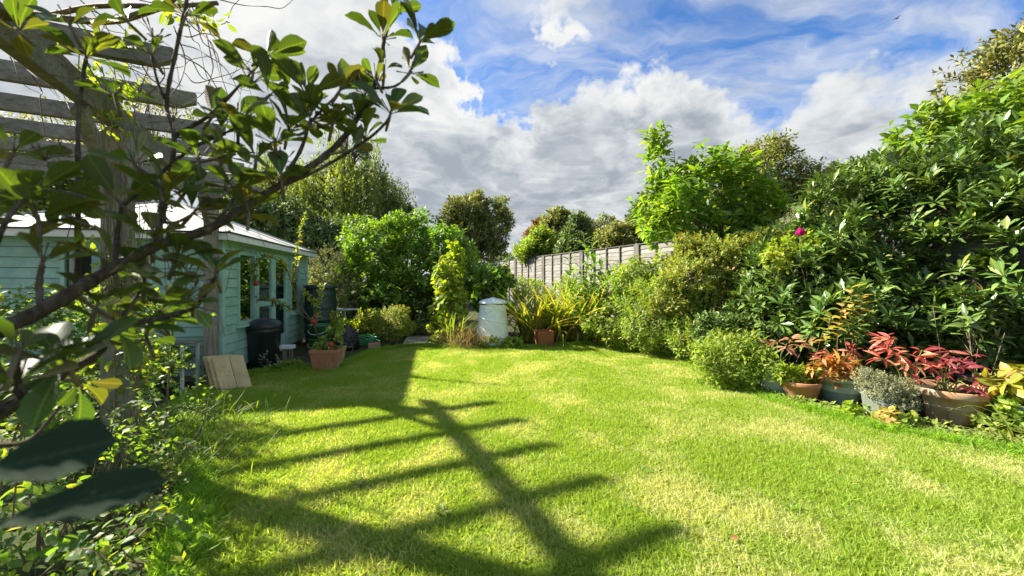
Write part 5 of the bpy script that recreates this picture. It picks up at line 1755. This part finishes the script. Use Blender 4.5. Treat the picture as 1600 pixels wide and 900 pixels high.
leaves(vn, B, D, N, .055, .022, T_LAN, LM['apple'], 100)

# ================================================================== FOREGROUND BROAD-LEAVED SHRUB
fg = thing('broad_leaved_shrub', 'near dark rhododendron branch with large leaves framing the left side', 'shrub', (-1.15, .35, 0))
BR = [
    ([(-260, 950, .40), (-150, 640, .48), (-60, 545, .58), (60, 488, .66), (150, 435, .74), (240, 386, .82), (330, 356, .90), (425, 297, .96), (500, 250, 1.0), (545, 205, 1.02), (580, 145, 1.05), (592, 105, 1.07), (600, 65, 1.08), (612, 20, 1.1)], .0150, .004),
    ([(428, 296, .96), (500, 264, 1.0), (567, 223, 1.02), (598, 197, 1.03), (610, 180, 1.03)], .007, .004),
    ([(585, 138, 1.05), (618, 134, 1.05), (640, 112, 1.06), (655, 70, 1.07)], .005, .003),
    ([(250, 382, .83), (250, 345, .85), (254, 315, .86)], .008, .005),
    ([(240, 386, .86), (262, 300, .98), (272, 215, 1.05), (260, 160, 1.08), (275, 80, 1.1), (288, 20, 1.12), (296, -20, 1.12)], .009, .006),
    ([(262, 165, 1.08), (247, 130, 1.08), (237, 88, 1.08)], .006, .004),
    ([(272, 213, 1.05), (330, 178, 1.05), (380, 127, 1.06), (412, 92, 1.06)], .008, .004),
    ([(435, 290, .97), (468, 238, 1.0), (484, 192, 1.02)], .008, .005),
    ([(272, 213, 1.05), (300, 218, 1.04), (345, 210, 1.03), (372, 198, 1.02)], .006, .004),
    ([(484, 192, 1.02), (510, 165, 1.04), (530, 145, 1.05)], .005, .003),
    ([(120, 450, .8), (122, 300, .9), (122, 200, .95), (128, 130, .97), (134, 95, .98)], .008, .005),
    ([(180, 418, .8), (184, 360, .84), (190, 322, .86)], .008, .005),
    ([(190, 322, .86), (240, 280, .95), (300, 232, 1.05), (345, 212, 1.1)], .008, .005),
    ([(-260, 960, .42), (-120, 700, .5), (0, 645, .58), (30, 625, .62), (95, 585, .68), (150, 555, .74), (176, 517, .78), (245, 497, .84), (300, 482, .88), (324, 455, .9), (338, 430, .9)], .012, .004),
    ([(30, 622, .62), (28, 600, .62), (25, 560, .6)], .008, .005),
    ([(62, 488, .66), (62, 440, .68), (66, 415, .68)], .007, .005),
    ([(176, 517, .78), (210, 470, .82), (225, 440, .84)], .007, .004),
    ([(-80, 700, .52), (40, 690, .7), (90, 640, .76), (120, 600, .8)], .006, .003),
    ([(330, 356, .90), (352, 330, .93), (372, 300, .95)], .006, .004),
    ([(-120, 640, .36), (-90, 720, .33), (-60, 770, .31)], .008, .005),
    ([(-60, 545, .58), (-20, 420, .66), (10, 345, .7), (40, 310, .74)], .008, .005),
]
mb = MB()
for pts, ra, rb in BR:
    pl = smooth_poly([P(*q) for q in pts], 7)
    rr = (np.linspace(ra, rb, len(pl)) * (1.0 if ra > .011 else .72)) * (1 + .10 * np.sin(np.arange(len(pl)) * 1.9) + .05 * rng.normal(size=len(pl)))
    mb.tube(pl, rr, 9)
gp = np.array([-1.15, .35, 0])
for q in ((-260, 950, .40), (-260, 960, .42)):
    a_ = P(*q)
    mb.tube(smooth_poly([gp + [0, 0, -.02], (gp + a_) / 2 + [-.02, .02, 0], a_], 5), .02, 9)
mb.build('branches', rough_mat('brown_bark', (.030, .022, .014), (.10, .075, .048), 60, (1, 1, .5), .9, .12, .9, (.14, .115, .085), 25), fg, smooth=True)

# whorls: px, py, depth, image direction of the shoot, leaves, leaf length, opening angle
WH = [(612, 22, 1.10, (0, -1), 6, .10, 45), (655, 68, 1.07, (.5, -1), 8, .115, 42), (598, 62, 1.08, (-.1, -1), 5, .105, 40), (588, 128, 1.05, (-.6, -1), 5, .07, 45), (610, 178, 1.03, (.6, -1), 8, .115, 55), (570, 220, 1.02, (-.2, -1), 5, .10, 50),
      (640, 115, 1.06, (.3, -1), 4, .10, 45), (600, 110, 1.07, (.3, -1), 4, .075, 45),
      (414, 90, 1.06, (.5, -1), 8, .115, 50), (395, 115, 1.06, (-.2, -.6), 6, .10, 80), (420, 150, 1.05, (0, -1), 5, .10, 70), (484, 190, 1.02, (0, -1), 9, .11, 62), (480, 150, 1.02, (-.1, -1), 7, .115, 40), (530, 143, 1.05, (.2, -1), 8, .10, 42),
      (372, 196, 1.02, (.3, -1), 7, .10, 70), (330, 185, 1.05, (0, -1), 5, .105, 40), (430, 225, .98, (0, -1), 8, .11, 60), (440, 285, .96, (.1, -1), 8, .10, 60), (372, 298, .95, (-.1, -1), 8, .10, 60), (345, 210, 1.05, (-.2, -1), 6, .10, 70),
      (545, 235, 1.0, (.5, -.3), 4, .10, 40), (237, 86, 1.08, (-.2, -1), 6, .085, 60), (290, 25, 1.1, (.2, -1), 6, .10, 70), (200, 35, 1.1, (-.3, -.4), 5, .10, 70), (134, 92, .98, (.1, -1), 8, .105, 75), (110, 40, 1.0, (0, -1), 6, .10, 70), (30, 50, 1.0, (-.4, -.4), 6, .11, 70),
      (254, 312, .86, (.1, -1), 9, .115, 60), (258, 300, .87, (0, -1), 5, .10, 28), (190, 320, .86, (-.5, -.6), 8, .115, 72), (45, 308, .78, (-.3, -1), 8, .11, 75), (100, 300, .80, (-.8, -.2), 6, .115, 70), (60, 345, .76, (-.2, -.5), 7, .11, 82), (120, 345, .82, (-.6, -.3), 5, .10, 75),
      (66, 412, .72, (.1, -1), 4, .10, 40), (240, 375, .82, (.2, -1), 7, .09, 60), (225, 438, .84, (.1, -1), 9, .10, 62), (180, 420, .76, (.3, -.5), 6, .11, 70), (338, 428, .9, (.1, -1), 8, .10, 58), (300, 478, .88, (.3, -.5), 6, .08, 65), (245, 492, .84, (-.2, -.8), 8, .10, 72), (176, 510, .78, (.2, -.4), 8, .11, 78),
      (105, 570, .68, (.1, -.8), 9, .115, 68), (30, 600, .62, (0, -1), 8, .11, 70), (25, 560, .6, (-.1, -1), 6, .10, 60), (120, 595, .8, (.6, .1), 6, .10, 70), (310, 250, .98, (-.2, -1), 6, .10, 60), (400, 250, 1.0, (-.1, -1), 7, .10, 62), (290, 300, .95, (.5, -.5), 6, .10, 65), (20, 240, .85, (-.1, -1), 6, .11, 60), 
      (180, 150, 1.0, (0, -.9), 5, .09, 70)]
WH = [w_ for w_ in WH]
EXTRA = [(212, 258, .95), (300, 335, .93), (388, 332, .95), (150, 480, .76), (230, 530, .84), (275, 405, .86), (350, 245, 1.0), (520, 192, 1.03), (450, 205, 1.02), (555, 190, 1.03)]
BS = np.vstack([smooth_poly([P(*q) for q in pts], 7) for pts, _, _ in BR])
B, D, N, LL, WW = [], [], [], [], []
tw = MB()
for px, py, Y in EXTRA:
    c = P(px, py, Y)
    nb_ = BS[np.argmin(np.sum((BS - c) ** 2, 1) + 4 * np.maximum(0, BS[:, 2] - c[2]) ** 2)]
    tw.tube(smooth_poly([nb_, (nb_ + c) / 2 + [0, 0, -.01], c], 4), np.linspace(.0045, .003, 9), 5)
    WH.append((px, py, Y, (rng.normal() * .35, -.8), 8, .088, 60))
for px, py, Y, (dx, dy), n, L, op in WH:
    n = n + (1 if px > 350 else 0)
    c = P(px, py, Y)
    ax = norm(np.array([dx, rng.normal() * .35, -dy]) * 1.0)
    s1 = norm(np.cross(ax, [.2, .9, .3]))
    s2 = np.cross(ax, s1)
    ph = rng.random() * 6.28
    tw.tube([c - ax * .05, c - ax * .02, c + ax * .015], [.0035, .0045, .003], 6)
    for j in range(n):
        a_ = ph + j * 6.283 / n + rng.normal() * .25
        rad = s1 * math.cos(a_) + s2 * math.sin(a_)
        be = R(op + rng.normal() * 12 - (15 if j % 3 == 0 else 0))
        d_ = ax * math.cos(be) + rad * math.sin(be)
        B.append(c + d_ * .012)
        D.append(d_)
        N.append(ax - rad * .1 + rng.normal(size=3) * .12)
        l_ = L * (.56 + .40 * rng.random())
        LL.append(l_)
        WW.append(l_ * (.38 + .1 * rng.random()))
    for j in range(4):          # thin dry bud scales and stalks
        d_ = norm(ax + rng.normal(size=3) * .6)
        tw.tube([c, c + d_ * .025, c + d_ * .045], [.0016, .0011, .0022], 4)
# the two near leaves out of focus
nb = [(P(-70, 752, .315), P(172, 682, .345), .055, (.1, -.75, .65)), (P(-60, 838, .30), P(250, 742, .34), .040, (.15, -.7, .75))]
for a_, b_, w_, nn_ in nb:
    leaves(fg, [a_], [b_ - a_], [nn_], [np.linalg.norm(b_ - a_)], [w_], T_WAVE, LM['old'], 1)
tw.build('twigs', TWIG, fg, smooth=True)['kind'] = 'stuff'
B, D, N, LL, WW = map(np.array, (B, D, N, LL, WW))
pick = rng.random(len(B)) < .55
leaves(fg, B[pick], D[pick], N[pick], LL[pick], WW[pick] * 1.08, T_OBO, LM['fore'], 330 - int((~pick).sum()))
leaves(fg, B[~pick], D[~pick], N[~pick], LL[~pick], WW[~pick] * 1.08, T_OBC, LM['fore'], int((~pick).sum()))
# dry seed heads
for px, py, Y in [(240, 60, 1.08), (374, 180, 1.02), (290, 470, .86), (295, 440, .88), (250, 330, .86), (350, 300, .93), (430, 290, .96), (395, 130, 1.06), (485, 160, 1.03), (270, 190, 1.05), (70, 250, .85), (440, 250, .99), (570, 150, 1.05)]:
    sh = MB()
    c = P(px, py, Y)
    for j in range(9):
        d_ = norm(rng.normal(size=3) + [0, 0, 1.0])
        l_ = .035 + .03 * rng.random()
        sh.tube([c, c + d_ * l_ * .6 + rng.normal(size=3) * .003, c + d_ * l_ * .85, c + d_ * l_], [.0011, .0011, .0024, .0008], 5)
    for j in range(2):
        d_ = norm(rng.normal(size=3) + [.3, 0, .3])
        q = [c + d_ * l_ * 1.1 * t + np.array([0, 0, .06 * t * (1 - t)]) + rng.normal(size=3) * .004 for t in np.linspace(0, 2.0, 6)]
        sh.tube(smooth_poly(q, 3), .0007, 4)
    sh.build('seed_head', TWIG, fg, smooth=True)

for px, py, lab in [(692, 808, 'small dark green weed rosette in the lawn left of the long shadow'), (560, 762, 'low broad leaved weed in the lawn between two rafter shadows'), (1010, 742, 'little clover clump in the sunlit middle of the lawn'), (1235, 800, 'flat dandelion rosette in the lawn near the lower right')]:
    q = G(px, py)
    rt = thing('lawn_weed', lab, 'weed', q)
    a_ = np.linspace(0, 6.28, 13)[:12] + rng.normal(size=12) * .2
    Dw = np.column_stack([np.cos(a_), np.sin(a_), .25 + .5 * rng.random(12)])
    leaves(rt, np.tile(q + [0, 0, .02], (12, 1)) + Dw * .008, Dw, np.tile([0, 0, 1.0], (12, 1)) + rng.normal(size=(12, 3)) * .2, .055 * (.7 + .6 * rng.random(12)), .022, T_OVA, LM['bright'], 12, minpx=3)

# bird in the sky
bc = P(1401, 29, 40)
bird = thing('bird', 'tiny dark bird gliding in the blue sky', 'bird', bc)
dk = rough_mat('dark_feather', (.03, .03, .03), (.06, .055, .05), 20, (1, 1, 1), .7, .2, 0)
MB().tube([bc + [-.20, 0, 0], bc + [-.12, 0, .01], bc + [0, 0, 0], bc + [.12, 0, .02], bc + [.19, 0, .02]], [.01, .045, .06, .035, .008], 8).build('body', dk, bird, smooth=True)
for s_ in (-1, 1):
    w_ = MB()
    w_._add([bc + [-.06, .03 * s_, .03], bc + [.08, .03 * s_, .03], bc + [.06, .3 * s_, .10], bc + [-.03, .3 * s_, .10], bc + [-.04, .52 * s_, .04]], [(0, 1, 2, 3), (3, 2, 4)])
    w_.build('wing', dk, bird)
